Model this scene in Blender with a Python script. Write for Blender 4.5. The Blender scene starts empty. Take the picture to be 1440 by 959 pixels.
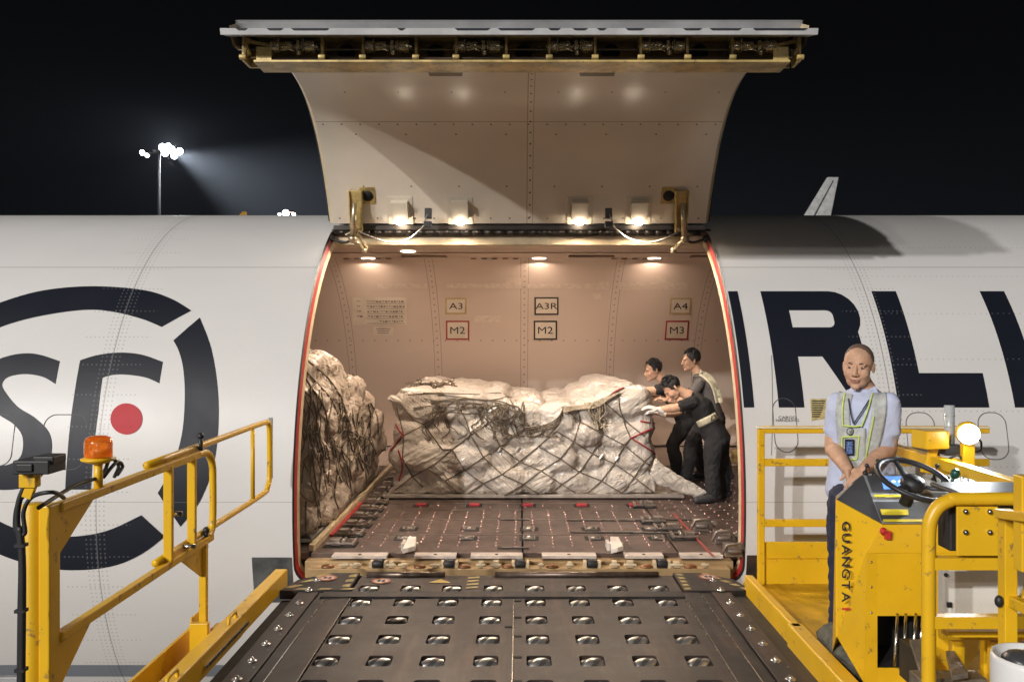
import bpy, bmesh, math, random
from mathutils import Vector, Matrix, geometry
from mathutils.bvhtree import BVHTree
from mathutils import noise as mnoise
random.seed(7)
SC = bpy.context.scene
COL = SC.collection
# ------------------------------------------------------------------ camera
F = 1220.0; CX = 730.0; CY = 470.0           # measured lens (1440 px wide photograph)
cam = bpy.data.cameras.new('camera'); cam_o = bpy.data.objects.new('camera', cam); COL.objects.link(cam_o)
cam_o.location = (0, 0, 0); cam_o.rotation_euler = (math.radians(90), 0, 0)
cam.lens = F/1440*36; cam.sensor_width = 36
cam.shift_x = -(CX-720)/1440; cam.shift_y = -(479.5-CY)/1440
cam.clip_start = 0.05; cam.clip_end = 3000
SC.camera = cam_o
# ------------------------------------------------------------------ world: night sky
W = bpy.data.worlds.new("World"); SC.world = W; W.use_nodes = True
wn = W.node_tree.nodes; wl = W.node_tree.links
bg = wn['Background']; bg.inputs['Strength'].default_value = 1.0
wtc = wn.new('ShaderNodeTexCoord'); wsep = wn.new('ShaderNodeSeparateXYZ'); wr = wn.new('ShaderNodeValToRGB')
wl.new(wtc.outputs['Generated'], wsep.inputs[0]); wl.new(wsep.outputs[2], wr.inputs[0])
e = wr.color_ramp.elements
e[0].position = 0.0; e[0].color = (0.0026, 0.0028, 0.0044, 1)
e[1].position = 0.42; e[1].color = (0.0006, 0.0006, 0.0007, 1)
x_ = e.new(0.14); x_.color = (0.0015, 0.0016, 0.0023, 1)
wl.new(wr.outputs[0], bg.inputs['Color'])
# ------------------------------------------------------------------ apron floodlights on masts behind the camera, plus one added fill lamp
def flood(loc, target, power, size, col, cone=40):
    l = bpy.data.lights.new('apron_flood_or_fill', 'SPOT'); l.energy = power; l.color = col
    l.shadow_soft_size = size; l.spot_size = math.radians(cone); l.spot_blend = 0.4
    o = bpy.data.objects.new('apron_flood_or_fill', l); COL.objects.link(o); o.location = loc
    o.rotation_euler = (Vector(target)-Vector(loc)).to_track_quat('-Z', 'Y').to_euler()
flood((-19.9, -28.7, 16.4), (0.5, 7, 0), 38000, 0.35, (1.0, 0.975, 0.95))
flood((-33.5, -30.2, 16.2), (0.5, 7, 0), 50000, 0.5, (1.0, 0.97, 0.95))
flood((10, -44, 4.0), (0.5, 7, 0), 6000, 4.0, (1.0, 0.94, 0.88))  # added broad fill lamp, low in front, to lift shadows and the latch beam
flood((-21.7, -31.4, 14.8), (0.5, 7, 0), 8000, 0.5, (1.0, 0.93, 0.85))
vs = SC.view_settings
vs.view_transform = 'Standard'; vs.look = 'None'; vs.exposure = 0.05; vs.gamma = 1.0; vs.use_curve_mapping = False
# ------------------------------------------------------------------ dimensions of the place
YC, ZC, R = 9.015, -1.305, 2.515              # aircraft axis and radius
RIN = 2.35
FLOOR = -1.68; DECK = -1.72; GROUND = -6.2
HW = 1.7                                     # half width of cargo door opening
TH_TOP = math.asin((0.98-ZC)/R)
TH_BOT = math.asin((-1.90-ZC)/R)
def P(px, py, Y): return Vector(((px-CX)*Y/F, Y, (CY-py)*Y/F))
def onz(px, py, z): return P(px, py, F*(-z)/(py-CY))
def cyl(X, th, r=R): return Vector((X, YC-r*math.cos(th), ZC+r*math.sin(th)))
def skin(px, py, r=R):                       # photograph point -> place on the fuselage (X, angle)
    k = (CY-py)/F
    a = 1+k*k; b = -2*(YC+k*ZC); c = YC*YC+ZC*ZC-r*r
    t = (-b-math.sqrt(max(b*b-4*a*c, 0)))/(2*a)
    return ((px-CX)*t/F, math.atan2(k*t-ZC, YC-t))
def wallp(px, py, r=RIN):                    # point on the far lining of the hold
    k = (CY-py)/F
    a = 1+k*k; b = -2*(YC+k*ZC); c = YC*YC+ZC*ZC-r*r
    t = (-b+math.sqrt(max(b*b-4*a*c, 0)))/(2*a)
    return Vector(((px-CX)*t/F, t, k*t))
# ------------------------------------------------------------------ object helpers
def tag(o, label=None, cat=None, group=None, kind=None):
    if label: o['label'] = label
    if cat: o['category'] = cat
    if group: o['group'] = group
    if kind: o['kind'] = kind
    return o
def empty(name, loc, label, cat, group=None):
    o = bpy.data.objects.new(name, None); COL.objects.link(o); o.location = loc; o.empty_display_size = 0.2
    return tag(o, label, cat, group)
def adopt(o, parent):
    if parent is None: return
    o.parent = parent
    if parent.type == 'EMPTY': o.matrix_parent_inverse = Matrix.Translation(-Vector(parent.location))
    elif parent.get('_loc') is not None: o.matrix_parent_inverse = Matrix.Translation(-Vector(parent.location))
class MB:
    def __init__(s): s.v = []; s.f = []; s.m = []; s.mi = 0; s.sm = []; s.smooth = False
    def add(s, vs, fs, smooth=None):
        b = len(s.v); s.v += [Vector(v) for v in vs]
        for f in fs: s.f.append([b+i for i in f]); s.m.append(s.mi); s.sm.append(s.smooth if smooth is None else smooth)
    def box(s, a, b):
        (x0, y0, z0), (x1, y1, z1) = a, b
        x0, x1 = min(x0, x1), max(x0, x1); y0, y1 = min(y0, y1), max(y0, y1); z0, z1 = min(z0, z1), max(z0, z1)
        s.add([(x0,y0,z0),(x1,y0,z0),(x1,y1,z0),(x0,y1,z0),(x0,y0,z1),(x1,y0,z1),(x1,y1,z1),(x0,y1,z1)],
              [(0,3,2,1),(4,5,6,7),(0,1,5,4),(1,2,6,5),(2,3,7,6),(3,0,4,7)], False)
    def cbox(s, c, sz, M=None):
        x, y, z = [q/2 for q in sz]
        vs = [Vector(q) for q in [(-x,-y,-z),(x,-y,-z),(x,y,-z),(-x,y,-z),(-x,-y,z),(x,-y,z),(x,y,z),(-x,y,z)]]
        if M is not None: vs = [M @ v for v in vs]
        s.add([v+Vector(c) for v in vs], [(0,3,2,1),(4,5,6,7),(0,1,5,4),(1,2,6,5),(2,3,7,6),(3,0,4,7)], False)
    def bar(s, a, b, w, h, up=(0,0,1)):
        a = Vector(a); b = Vector(b); d = (b-a); L = d.length; d.normalize()
        sd = d.cross(Vector(up)); sd = sd.normalized() if sd.length > 1e-5 else Vector((1,0,0))
        u = sd.cross(d)
        M = Matrix((sd, d, u)).transposed()
        s.cbox((a+b)/2, (w, L, h), M)
    def tube(s, pts, r, n=8, cap=True, closed=False):
        pts = [Vector(p) for p in pts]; m = len(pts); vs = []; fs = []
        rr = r if isinstance(r, (list, tuple)) else [r]*m
        prev = None
        for i, p in enumerate(pts):
            if closed: d = pts[(i+1) % m]-pts[i-1]
            else: d = pts[min(i+1, m-1)]-pts[max(i-1, 0)]
            d = d.normalized() if d.length > 1e-9 else Vector((0,0,1))
            if prev is None:
                q = Vector((0,0,1)) if abs(d.z) < 0.9 else Vector((1,0,0))
                sd = d.cross(q).normalized()
            else:
                sd = prev-d*prev.dot(d); sd = sd.normalized() if sd.length > 1e-6 else d.orthogonal().normalized()
            prev = sd; u = d.cross(sd)
            for k in range(n):
                a = 2*math.pi*k/n
                vs.append(p+(sd*math.cos(a)+u*math.sin(a))*rr[i])
        for i in range(m if closed else m-1):
            j = (i+1) % m
            for k in range(n):
                fs.append((i*n+k, i*n+(k+1) % n, j*n+(k+1) % n, j*n+k))
        if cap and not closed: fs.append(tuple(range(n))[::-1]); fs.append(tuple((m-1)*n+k for k in range(n)))
        s.add(vs, fs, True)
    def cylr(s, a, b, r, n=16): s.tube([a, b], r, n)
    def lathe(s, prof, c, axis=(0,0,1), n=20):    # prof: (radius, height)
        ax = Vector(axis).normalized(); sd = ax.orthogonal().normalized(); u = ax.cross(sd); c = Vector(c)
        vs = []; fs = []
        for r, h in prof:
            for k in range(n):
                a = 2*math.pi*k/n; vs.append(c+ax*h+(sd*math.cos(a)+u*math.sin(a))*r)
        for i in range(len(prof)-1):
            for k in range(n): fs.append((i*n+k, i*n+(k+1) % n, (i+1)*n+(k+1) % n, (i+1)*n+k))
        fs.append(tuple(range(n))[::-1]); fs.append(tuple((len(prof)-1)*n+k for k in range(n)))
        s.add(vs, fs, True)
    def ball(s, c, r3, n=16, m=10, M=None, jit=0, seed=0):
        c = Vector(c); vs = []; fs = []
        if not isinstance(r3, (list, tuple)): r3 = (r3, r3, r3)
        for i in range(1, m):
            ph = math.pi*i/m
            for k in range(n):
                a = 2*math.pi*k/n
                v = Vector((r3[0]*math.sin(ph)*math.cos(a), r3[1]*math.sin(ph)*math.sin(a), r3[2]*math.cos(ph)))
                if jit: v *= 1+jit*mnoise.noise(v*22+Vector((seed,0,0)))
                if M is not None: v = M @ v
                vs.append(c+v)
        t = Vector((0,0,r3[2])); bt = -t
        if M is not None: t = M @ t; bt = M @ bt
        vs.append(c+t); vs.append(c+bt)
        for i in range(m-2):
            for k in range(n): fs.append((i*n+k, (i+1)*n+k, (i+1)*n+(k+1) % n, i*n+(k+1) % n))
        T = len(vs)-2
        for k in range(n): fs.append((T, k, (k+1) % n)); fs.append((T+1, (m-2)*n+(k+1) % n, (m-2)*n+k))
        s.add(vs, fs, True)
    def prism(s, pts, off):                       # planar polygon pushed along a vector
        pts = [Vector(p) for p in pts]; off = Vector(off); n = len(pts)
        s.add(pts+[p+off for p in pts], [tuple(range(n)), tuple(range(2*n-1, n-1, -1))]+[(i, i+n, (i+1) % n+n, (i+1) % n) for i in range(n)], False)
    def loft(s, secs, n=16, cap=True):            # secs: (centre, side vector, front vector) ellipse axes
        vs = []; fs = []
        for c, a, b in secs:
            for k in range(n):
                t = 2*math.pi*k/n; vs.append(Vector(c)+Vector(a)*math.cos(t)+Vector(b)*math.sin(t))
        for i in range(len(secs)-1):
            for k in range(n): fs.append((i*n+k, i*n+(k+1) % n, (i+1)*n+(k+1) % n, (i+1)*n+k))
        if cap: fs.append(tuple(range(n))[::-1]); fs.append(tuple((len(secs)-1)*n+k for k in range(n)))
        s.add(vs, fs, True)
    def mesh(s, name):
        me = bpy.data.meshes.new(name); me.from_pydata([tuple(v) for v in s.v], [], s.f)
        me.polygons.foreach_set('material_index', s.m); me.polygons.foreach_set('use_smooth', s.sm); me.update()
        return me
def link(name, me, mats, parent=None, loc=None, fix=True):
    o = bpy.data.objects.new(name, me); COL.objects.link(o)
    if not isinstance(mats, (list, tuple)): mats = [mats]
    if len(me.materials) == 0:
        for m in mats: me.materials.append(m)
    if fix:
        bm = bmesh.new(); bm.from_mesh(me); bmesh.ops.recalc_face_normals(bm, faces=bm.faces); bm.to_mesh(me); bm.free()
    if loc is not None: o.location = loc; o['_loc'] = 1
    adopt(o, parent)
    return o
def build(name, mb, mats, parent=None, bevel=0, loc=None, seg=2):
    o = link(name, mb.mesh(name), mats, parent, loc)
    if bevel:
        md = o.modifiers.new('bevel', 'BEVEL'); md.width = bevel; md.segments = seg; md.limit_method = 'ANGLE'; md.angle_limit = math.radians(40)
    return o
def inst(src, loc, parent=None, rot=None):
    o = src.copy(); COL.objects.link(o); o.location = loc
    if rot is not None: o.rotation_euler = rot
    return o
def applied(me, mods):
    """evaluate modifiers on a temporary object and return the resulting mesh"""
    o = bpy.data.objects.new('tmp', me); COL.objects.link(o)
    for t, kw in mods:
        m = o.modifiers.new(t, t)
        for k, v in kw.items(): setattr(m, k, v)
    dg = bpy.context.evaluated_depsgraph_get(); dg.update()
    out = bpy.data.meshes.new_from_object(o.evaluated_get(dg))
    bpy.data.objects.remove(o)
    return out
def remesh(mb, vox, smooth=2, extra=None):
    me = mb.mesh('r')
    bm = bmesh.new(); bm.from_mesh(me); bmesh.ops.recalc_face_normals(bm, faces=bm.faces); bm.to_mesh(me); bm.free()
    mods = [('REMESH', dict(mode='VOXEL', voxel_size=vox, use_smooth_shade=True))]
    if smooth: mods.append(('SMOOTH', dict(factor=0.5, iterations=smooth)))
    return applied(me, mods)
def join_me(dst, me, mi=0, smooth=True):
    b = len(dst.v); dst.v += [v.co.copy() for v in me.vertices]
    for p in me.polygons: dst.f.append([b+i for i in p.vertices]); dst.m.append(mi); dst.sm.append(smooth)
# ------------------------------------------------------------------ material helpers
class NT:
    def __init__(s, name):
        s.mat = bpy.data.materials.new(name); s.mat.use_nodes = True; s.t = s.mat.node_tree
        s.b = s.t.nodes['Principled BSDF']; s.out = s.t.nodes['Material Output']
    def n(s, typ, **kw):
        nd = s.t.nodes.new(typ)
        for k, v in kw.items(): setattr(nd, k, v)
        return nd
    def l(s, a, b): s.t.links.new(a, b)
    def m(s, op, a, b=None, c=None, clamp=False):
        nd = s.n('ShaderNodeMath', operation=op); nd.use_clamp = clamp
        for i, q in enumerate((a, b, c)):
            if q is None: continue
            if hasattr(q, 'is_output'): s.l(q, nd.inputs[i])
            else: nd.inputs[i].default_value = q
        return nd.outputs[0]
    def noise(s, scale, detail=4, vec=None, rough=0.55, dist=0):
        nd = s.n('ShaderNodeTexNoise'); nd.inputs['Scale'].default_value = scale; nd.inputs['Detail'].default_value = detail
        nd.inputs['Roughness'].default_value = rough; nd.inputs['Distortion'].default_value = dist
        s.l(vec if vec is not None else s.obj(), nd.inputs['Vector']); return nd.outputs['Fac']
    def obj(s):
        if not hasattr(s, '_tc'): s._tc = s.n('ShaderNodeTexCoord')
        return s._tc.outputs['Object']
    def map(s, vec, scale=(1,1,1), rot=(0,0,0)):
        nd = s.n('ShaderNodeMapping'); nd.inputs['Scale'].default_value = scale; nd.inputs['Rotation'].default_value = rot
        s.l(vec, nd.inputs['Vector']); return nd.outputs[0]
    def mix(s, fac, a, b):
        nd = s.n('ShaderNodeMix', data_type='RGBA')
        for q, i in ((fac, 0), (a, 6), (b, 7)):
            if hasattr(q, 'is_output'): s.l(q, nd.inputs[i])
            elif i == 0: nd.inputs[0].default_value = q
            else: nd.inputs[i].default_value = (*q, 1) if len(q) == 3 else q
        return nd.outputs[2]
    def ramp(s, fac, lo, hi):
        nd = s.n('ShaderNodeMapRange'); nd.inputs[1].default_value = lo; nd.inputs[2].default_value = hi
        s.l(fac, nd.inputs[0]); return nd.outputs[0]
    def bump(s, h, strength, dist=0.01):
        nd = s.n('ShaderNodeBump'); nd.inputs['Strength'].default_value = strength; nd.inputs['Distance'].default_value = dist
        s.l(h, nd.inputs['Height']); s.l(nd.outputs[0], s.b.inputs['Normal'])
    def set(s, **kw):
        for k, v in kw.items():
            i = s.b.inputs[k.replace('_', ' ')]
            if hasattr(v, 'is_output'): s.l(v, i)
            else: i.default_value = (*v, 1) if isinstance(v, tuple) and len(v) == 3 else v
def mat(name, col, rough=0.5, metal=0.0, var=0.12, scale=6.0, bump=0.0, bscale=60, rv=0.1, wear=None, wamt=0.62, sub=0, sheen=0):
    t = NT(name)
    n1 = t.noise(scale, 5); dark = tuple(c*(1-var*2) for c in col); lite = tuple(min(1, c*(1+var)) for c in col)
    c = t.mix(t.ramp(n1, 0.3, 0.7), dark, lite)
    if wear:
        w = t.ramp(t.noise(scale*4.3, 8, rough=0.7), wamt, wamt+0.05); c = t.mix(w, c, wear)
    t.set(Base_Color=c, Metallic=metal)
    t.set(Roughness=t.m('MULTIPLY_ADD', t.noise(scale*2.1, 4), rv*2, rough-rv))
    if bump: t.bump(t.noise(bscale, 5), bump, 0.01)
    if sub: t.set(Subsurface_Weight=sub); t.b.inputs['Subsurface Radius'].default_value = (0.02, 0.008, 0.004)
    if sheen: t.set(Sheen_Weight=sheen)
    return t.mat
def emis(name, col, strength):
    t = NT(name); t.set(Base_Color=col, Emission_Color=col, Emission_Strength=strength, Roughness=0.3); return t.mat
def skin_mat(name, col, wallmode=False, rough=0.33):
    """painted aircraft skin / hold lining: rivets and seams run on the UV (X, arc) in metres"""
    t = NT(name)
    uv = t.n('ShaderNodeUVMap'); sp = t.n('ShaderNodeSeparateXYZ'); t.l(uv.outputs[0], sp.inputs[0]); u, v = sp.outputs[0], sp.outputs[1]
    def near(x, c, w): return t.m('LESS_THAN', t.m('ABSOLUTE', t.m('SUBTRACT', x, c)), w)
    def rep(x, p, off=0): return t.m('SUBTRACT', t.m('FRACT', t.m('DIVIDE', t.m('SUBTRACT', x, off), p)), 0.5)
    def dots(pu, pv, r, ou=0, ov=0):
        a = t.m('MULTIPLY', rep(u, pu, ou), pu); b = t.m('MULTIPLY', rep(v, pv, ov), pv)
        return t.m('LESS_THAN', t.m('ADD', t.m('MULTIPLY', a, a), t.m('MULTIPLY', b, b)), r*r)
    def AND(a, b): return t.m('MULTIPLY', a, b)
    def OR(a, b): return t.m('MAXIMUM', a, b)
    if not wallmode:
        bands = OR(near(u, -3.17, 0.085), near(u, 2.84, 0.085))
        lines = OR(near(u, -3.17, 0.004), near(u, 2.84, 0.004))
        d = AND(bands, dots(0.034, 0.036, 0.0062))
        # stringer rows fan out a little from the butt joint
        bands2 = OR(near(u, -3.17, 0.26), near(u, 2.84, 0.24))
        d = OR(d, AND(bands2, dots(0.034, 0.245, 0.006)))
        # long rivet rows on the aft skins
        d = OR(d, AND(t.m('GREATER_THAN', u, 2.84), dots(0.045, 0.42, 0.0055, 0, 0.1)))
        sA = skin(100, 376)[1]*R; sB = skin(100, 706)[1]*R
        ln = OR(near(v, sA, 0.0042), AND(near(v, sB, 0.002), 1.0))
        ln = OR(ln, lines)
        dep = 0.5
    else:
        um = t.m('MULTIPLY', rep(u, 1.107, 0.065-0.5535), 1.107)
        d = AND(t.m('LESS_THAN', t.m('ABSOLUTE', um), 0.02), dots(1.107, 0.105, 0.011, 0.065-0.5535, 0.02))
        vr = (math.pi-math.asin((wallp(730, 479).z-ZC)/RIN))*RIN
        d = OR(d, AND(near(v, vr, 0.03), dots(0.15, 0.6, 0.010, 0.04, vr-0.3)))
        ln = t.m('LESS_THAN', t.m('ABSOLUTE', t.m('SUBTRACT', t.m('ABSOLUTE', um), 0.045)), 0.0035)
        dep = 0.9
    dirt = t.ramp(t.noise(1.1, 6, t.map(t.obj(), (0.5, 1, 1.4))), 0.35, 0.75)
    c = t.mix(t.m('MULTIPLY', dirt, 0.5), col, tuple(q*0.84 for q in col))
    fine = t.ramp(t.noise(70, 3), 0.3, 0.8)
    c = t.mix(t.m('MULTIPLY', fine, 0.10), c, tuple(q*0.6 for q in col))
    seam = tuple(q*0.35+0.01 for q in col) if col[0] > 0.1 else (0.12, 0.12, 0.12)
    dc = seam if col[0] > 0.1 else (0.16, 0.16, 0.17)
    c = t.mix(t.m('MULTIPLY', ln, 0.75), c, seam)
    c = t.mix(t.m('MULTIPLY', d, dep), c, dc)
    t.set(Base_Color=c, Roughness=t.m('MULTIPLY_ADD', t.noise(3, 5), 0.16, rough-0.02), Specular_IOR_Level=0.3)
    t.bump(t.m('ADD', t.m('MULTIPLY', t.noise(2.2, 2), 1.0), t.m('MULTIPLY', t.m('MAXIMUM', ln, d), -0.08)), 0.05, 0.05)
    return t.mat
M_SKIN = skin_mat('aircraft_white_paint', (0.67, 0.655, 0.635))
M_NAVY = skin_mat('livery_dark_paint', (0.008, 0.010, 0.018), rough=0.45)
M_RED = skin_mat('livery_red_paint', (0.50, 0.02, 0.03), rough=0.5)
M_STRIPE = skin_mat('livery_grey_paint', (0.2, 0.22, 0.25))
M_WALL = skin_mat('hold_lining', (0.60, 0.475, 0.39), True, 0.5)
M_YEL = mat('yellow_machine_paint', (0.74, 0.43, 0.012), 0.36, 0, 0.05, 3, 0.05, 90, wear=(0.30, 0.18, 0.05), wamt=0.60)
M_YELD = mat('worn_yellow_floor', (0.62, 0.36, 0.012), 0.5, 0, 0.16, 5, 0.2, 60, wear=(0.25, 0.16, 0.05), wamt=0.62)
M_BLACK = mat('black_rubber', (0.018, 0.018, 0.019), 0.5, 0, 0.1)
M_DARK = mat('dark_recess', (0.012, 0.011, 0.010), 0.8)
M_STEEL = mat('bright_steel', (0.62, 0.60, 0.57), 0.25, 1.0, 0.15, 30)
M_ALU = mat('aluminium', (0.62, 0.60, 0.56), 0.42, 0.85, 0.12, 12)
M_GREY = mat('grey_paint', (0.30, 0.30, 0.30), 0.45)
M_CREAM = mat('cream_primer', (0.60, 0.48, 0.31), 0.45, 0, 0.12, 8, wear=(0.3, 0.2, 0.1), wamt=0.68)
M_OLIVE = mat('green_zinc_primer', (0.50, 0.37, 0.14), 0.42, 0.2, 0.25, 9, wear=(0.06, 0.045, 0.03), wamt=0.60)
M_SEAL = mat('red_door_seal', (0.42, 0.03, 0.028), 0.42, 0, 0.12, 10)
M_WHITE = mat('white_plastic', (0.75, 0.74, 0.72), 0.35, 0, 0.04)
# ================================================================== setting
gm = MB(); gm.add([(-400,-300,GROUND),(400,-300,GROUND),(400,900,GROUND),(-400,900,GROUND)], [(0,1,2,3)])
tag(build('ground', gm, mat('apron_concrete', (0.14, 0.135, 0.13), 0.8, 0, 0.2, 0.4, 0.3, 20)), kind='structure')
# ================================================================== aircraft
AC = empty('cargo_aircraft', (0, YC, GROUND), 'white freighter fuselage with its big side cargo door open and dark letters along it', 'aircraft')
def tess(outer, holes=()):
    loops = [[Vector((x, y, 0)) for x, y in lp] for lp in (outer, *holes)]
    tri = geometry.tessellate_polygon(loops)
    flat = [v for lp in loops for v in lp]
    return flat, tri
def wrap(name, outer, holes, m, off=0.0, parent=AC, step=2.5, r=R, xstep=None, thick=0.0):
    """polygon in (X, angle) laid on the cylinder, optional holes"""
    flat, tri = tess(outer, holes)
    bm = bmesh.new(); vs = [bm.verts.new(v) for v in flat]
    for t in tri:
        try: bm.faces.new([vs[i] for i in t])
        except ValueError: pass
    lo = min(v.y for v in flat); hi = max(v.y for v in flat); st = math.radians(step)
    k = math.ceil(lo/st)
    while k*st < hi:
        bmesh.ops.bisect_plane(bm, geom=bm.verts[:]+bm.edges[:]+bm.faces[:], plane_co=(0, k*st, 0), plane_no=(0,1,0), dist=1e-6); k += 1
    uvl = bm.loops.layers.uv.new('uv')
    for f in bm.faces:
        f.smooth = True
        for l in f.loops: l[uvl].uv = (l.vert.co.x, l.vert.co.y*r)
    nrm = {}
    for v in bm.verts:
        th = v.co.y; v.co = cyl(v.co.x, th, r+off)
    bm.verts.index_update(); me = bpy.data.meshes.new(name); bm.to_mesh(me); bm.free()
    cn = [Vector((0, v.co.y-YC, v.co.z-ZC)).normalized() for v in me.vertices]
    # faces outwards
    bm = bmesh.new(); bm.from_mesh(me); bm.faces.ensure_lookup_table()
    for f in bm.faces:
        c = f.calc_center_median()
        if f.normal.dot(Vector((0, c.y-YC, c.z-ZC))) < 0: f.normal_flip()
    bm.to_mesh(me); bm.free()
    o = link(name, me, m, parent, fix=False)
    me.normals_split_custom_set_from_vertices([tuple(n) for n in cn])
    return o
def rr(x0, x1, y0, y1, rx, ry=None, n=6):       # rounded rectangle, ccw
    ry = ry or rx; out = []
    for cx, cy, a0 in ((x1-rx, y1-ry, 0), (x0+rx, y1-ry, 90), (x0+rx, y0+ry, 180), (x1-rx, y0+ry, 270)):
        for i in range(n+1):
            a = math.radians(a0+90*i/n); out.append((cx+rx*math.cos(a), cy+ry*math.sin(a)))
    return out
door_loop = rr(-HW, HW, TH_BOT, TH_TOP, 0.16, 0.16/R)
# top corners are square under the hinge
wrap('fuselage_skin', [(-13, -math.pi), (24, -math.pi), (24, math.pi), (-13, math.pi)], [door_loop], M_SKIN)
# nose and tail closures
for X, dx in ((-13, -1), (24, 1)):
    nb = MB()
    for i in range(8):
        t0 = i/8*math.pi/2; t1 = (i+1)/8*math.pi/2
        vs = []
        for t in (t0, t1):
            for k in range(40):
                a = 2*math.pi*k/40; vs.append((X+dx*5*math.sin(t), YC-R*math.cos(t)*math.cos(a), ZC+R*math.cos(t)*math.sin(a)))
        nb.add(vs, [(k, (k+1) % 40, 40+(k+1) % 40, 40+k) for k in range(40)], True)
    build('fuselage_end', nb, M_SKIN, AC)
# painted letters
def SP(pts, fillet=None): return [skin(x, y) for x, y in pts]
def px_letter(name, outer, holes=(), m=None, off=0.004, label=None):
    o = wrap(name, SP(outer), [SP(h) for h in holes], m or M_NAVY, off)
    if label: o['label'] = label
    return o
def arc(cx, cy, rx, ry, a0, a1, n=10): return [(cx+rx*math.cos(math.radians(a0+(a1-a0)*i/n)), cy-ry*math.sin(math.radians(a0+(a1-a0)*i/n))) for i in range(n+1)]
def XT(x, th): return (x, th)
# letters drawn as upright shapes on the skin: columns keep X, rows keep height
thT = skin(1069, 410)[1]; thB = skin(1095, 573)[1]
def letter(polys_outer, holes=()):
    f = lambda p: (p[0], thB+(thT-thB)*p[1])
    wrap('livery_letter', [f(p) for p in polys_outer], [[f(p) for p in h] for h in holes], M_NAVY, 0.004)
def xat(px, py): return skin(px, py)[0]
I0 = xat(1024, 410); I1 = xat(1036.5, 410)
Ib0 = xat(1047, 573); Ib1 = xat(1060.5, 573)
I0 = xat(1036.5, 410)-0.24
letter([(HW+0.012, 0), (Ib1, 0), (Ib1, 1), (HW+0.012, 1)])
r0 = xat(1069, 410); rs0 = xat(1095, 573); r0 = (r0+rs0)/2; rw = xat(1131, 573)-xat(1095, 573)
rR = xat(1222, 500)
def la(cx, cy, rx, ry, a0, a1, n=8): return [(cx+rx*math.cos(math.radians(a0+(a1-a0)*i/n)), cy+ry*math.sin(math.radians(a0+(a1-a0)*i/n))) for i in range(n+1)]
legL = xat(1157, 510); legR = xat(1200, 573)+0.06
letter([(r0, 0), (r0+rw, 0), (r0+rw, 0.395)]+[(r0+rw+0.19, 0.395), (r0+rw+0.40, 0), (rR+0.02, 0), (rR-0.13, 0.42)]
       +[(rR-0.04, 0.50)]+la(rR-0.20, 0.76, 0.20, 0.24, -40, 90)+[(r0, 1)],
       [[(r0+rw, 0.645), (r0+rw, 0.805)]+la(rR-rw-0.02-0.05, 0.755, 0.05, 0.05, 90, 0, 4)+la(rR-rw-0.02-0.05, 0.695, 0.05, 0.05, 0, -90, 4)])
L0 = (xat(1228, 410)+xat(1260, 573))/2; L1 = L0+(xat(1297, 573)-xat(1260, 573))*1.0; L2 = xat(1391, 573)
letter([(L0, 0), (L2, 0), (L2, 0.262), (L1, 0.262), (L1, 1), (L0, 1)])
J0 = (xat(1379, 410)+xat(1425, 573))/2; J1 = J0+(L1-L0)
letter([(J0, 0), (J1, 0), (J1, 1), (J0, 1)])
# round emblem: a ring in four arcs, two letters and a red dot
def pxs(pts): return SP(pts)
ring_c = None
pts_ring = [(130, 403), (306, 580), (120, 800), (260, 434)]
def smooth_px(ctrl, n=6, closed=False):
    out = []; m = len(ctrl)
    for i in range(m-1):
        p0 = Vector(ctrl[max(i-1, 0)]); p1 = Vector(ctrl[i]); p2 = Vector(ctrl[i+1]); p3 = Vector(ctrl[min(i+2, m-1)])
        for k in range(n):
            t = k/n
            out.append(tuple(0.5*((2*p1)+(-p0+p2)*t+(2*p0-5*p1+4*p2-p3)*t*t+(-p0+3*p1-3*p2+p3)*t*t*t)))
    out.append(tuple(ctrl[-1])); return out
# ring top arc
top_out = smooth_px([(-130, 497), (-60, 450), (0, 426), (60, 409), (130, 403), (200, 408), (240, 420), (269, 437)])
top_in = smooth_px([(227, 460), (200, 449), (160, 439), (120, 436), (60, 444), (4, 459), (-50, 485), (-95, 520)])
EMB = []
EMB.append(px_letter('emblem_ring_arc', top_out+top_in))
right_out = smooth_px([(281, 447), (297, 490), (306, 545), (307, 600), (300, 655), (281, 705), (254, 740)])
right_in = smooth_px([(222, 693), (243, 655), (256, 610), (260, 560), (258, 520), (252, 495), (244, 479)])
EMB.append(px_letter('emblem_ring_arc', right_out+right_in))
bot_out = smooth_px([(232, 754), (200, 778), (160, 795), (110, 801), (60, 797), (0, 779), (-60, 745), (-120, 690)])
bot_in = smooth_px([(-85, 655), (-40, 705), (0, 733), (50, 751), (100, 754), (150, 746), (199, 724)])
EMB.append(px_letter('emblem_ring_arc', bot_out+bot_in))
# the letter shaped like an F without its bar
fo = [(103, 688), (99, 688), (92, 688), (95, 640), (104, 560), (113, 507)]+smooth_px([(118, 505), (140, 499), (170, 496), (200, 499), (229, 509)])+\
     smooth_px([(224, 539), (205, 531), (180, 527), (160, 527), (144, 531)])+[(138, 580), (131, 640), (128, 688)]
px_letter('emblem_letter', fo[2:])
so = smooth_px([(84, 508), (60, 500), (40, 497), (15, 500), (-10, 510), (-25, 530), (-22, 555), (-5, 580), (20, 597), (32, 615), (30, 640), (15, 652), (-10, 655), (-35, 648)])+\
     smooth_px([(-38, 682), (-10, 688), (30, 686), (60, 668), (72, 640), (70, 610), (50, 588), (25, 572), (8, 552), (3, 540), (12, 530), (35, 526), (60, 530), (78, 540)])
px_letter('emblem_letter', so)
c = skin(178, 589); sz = (skin(201, 589)[0]-c[0])
px_letter('emblem_dot', arc(178, 589, 22.5, 22, 0, 360, 28)[:-1], m=M_RED)
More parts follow.
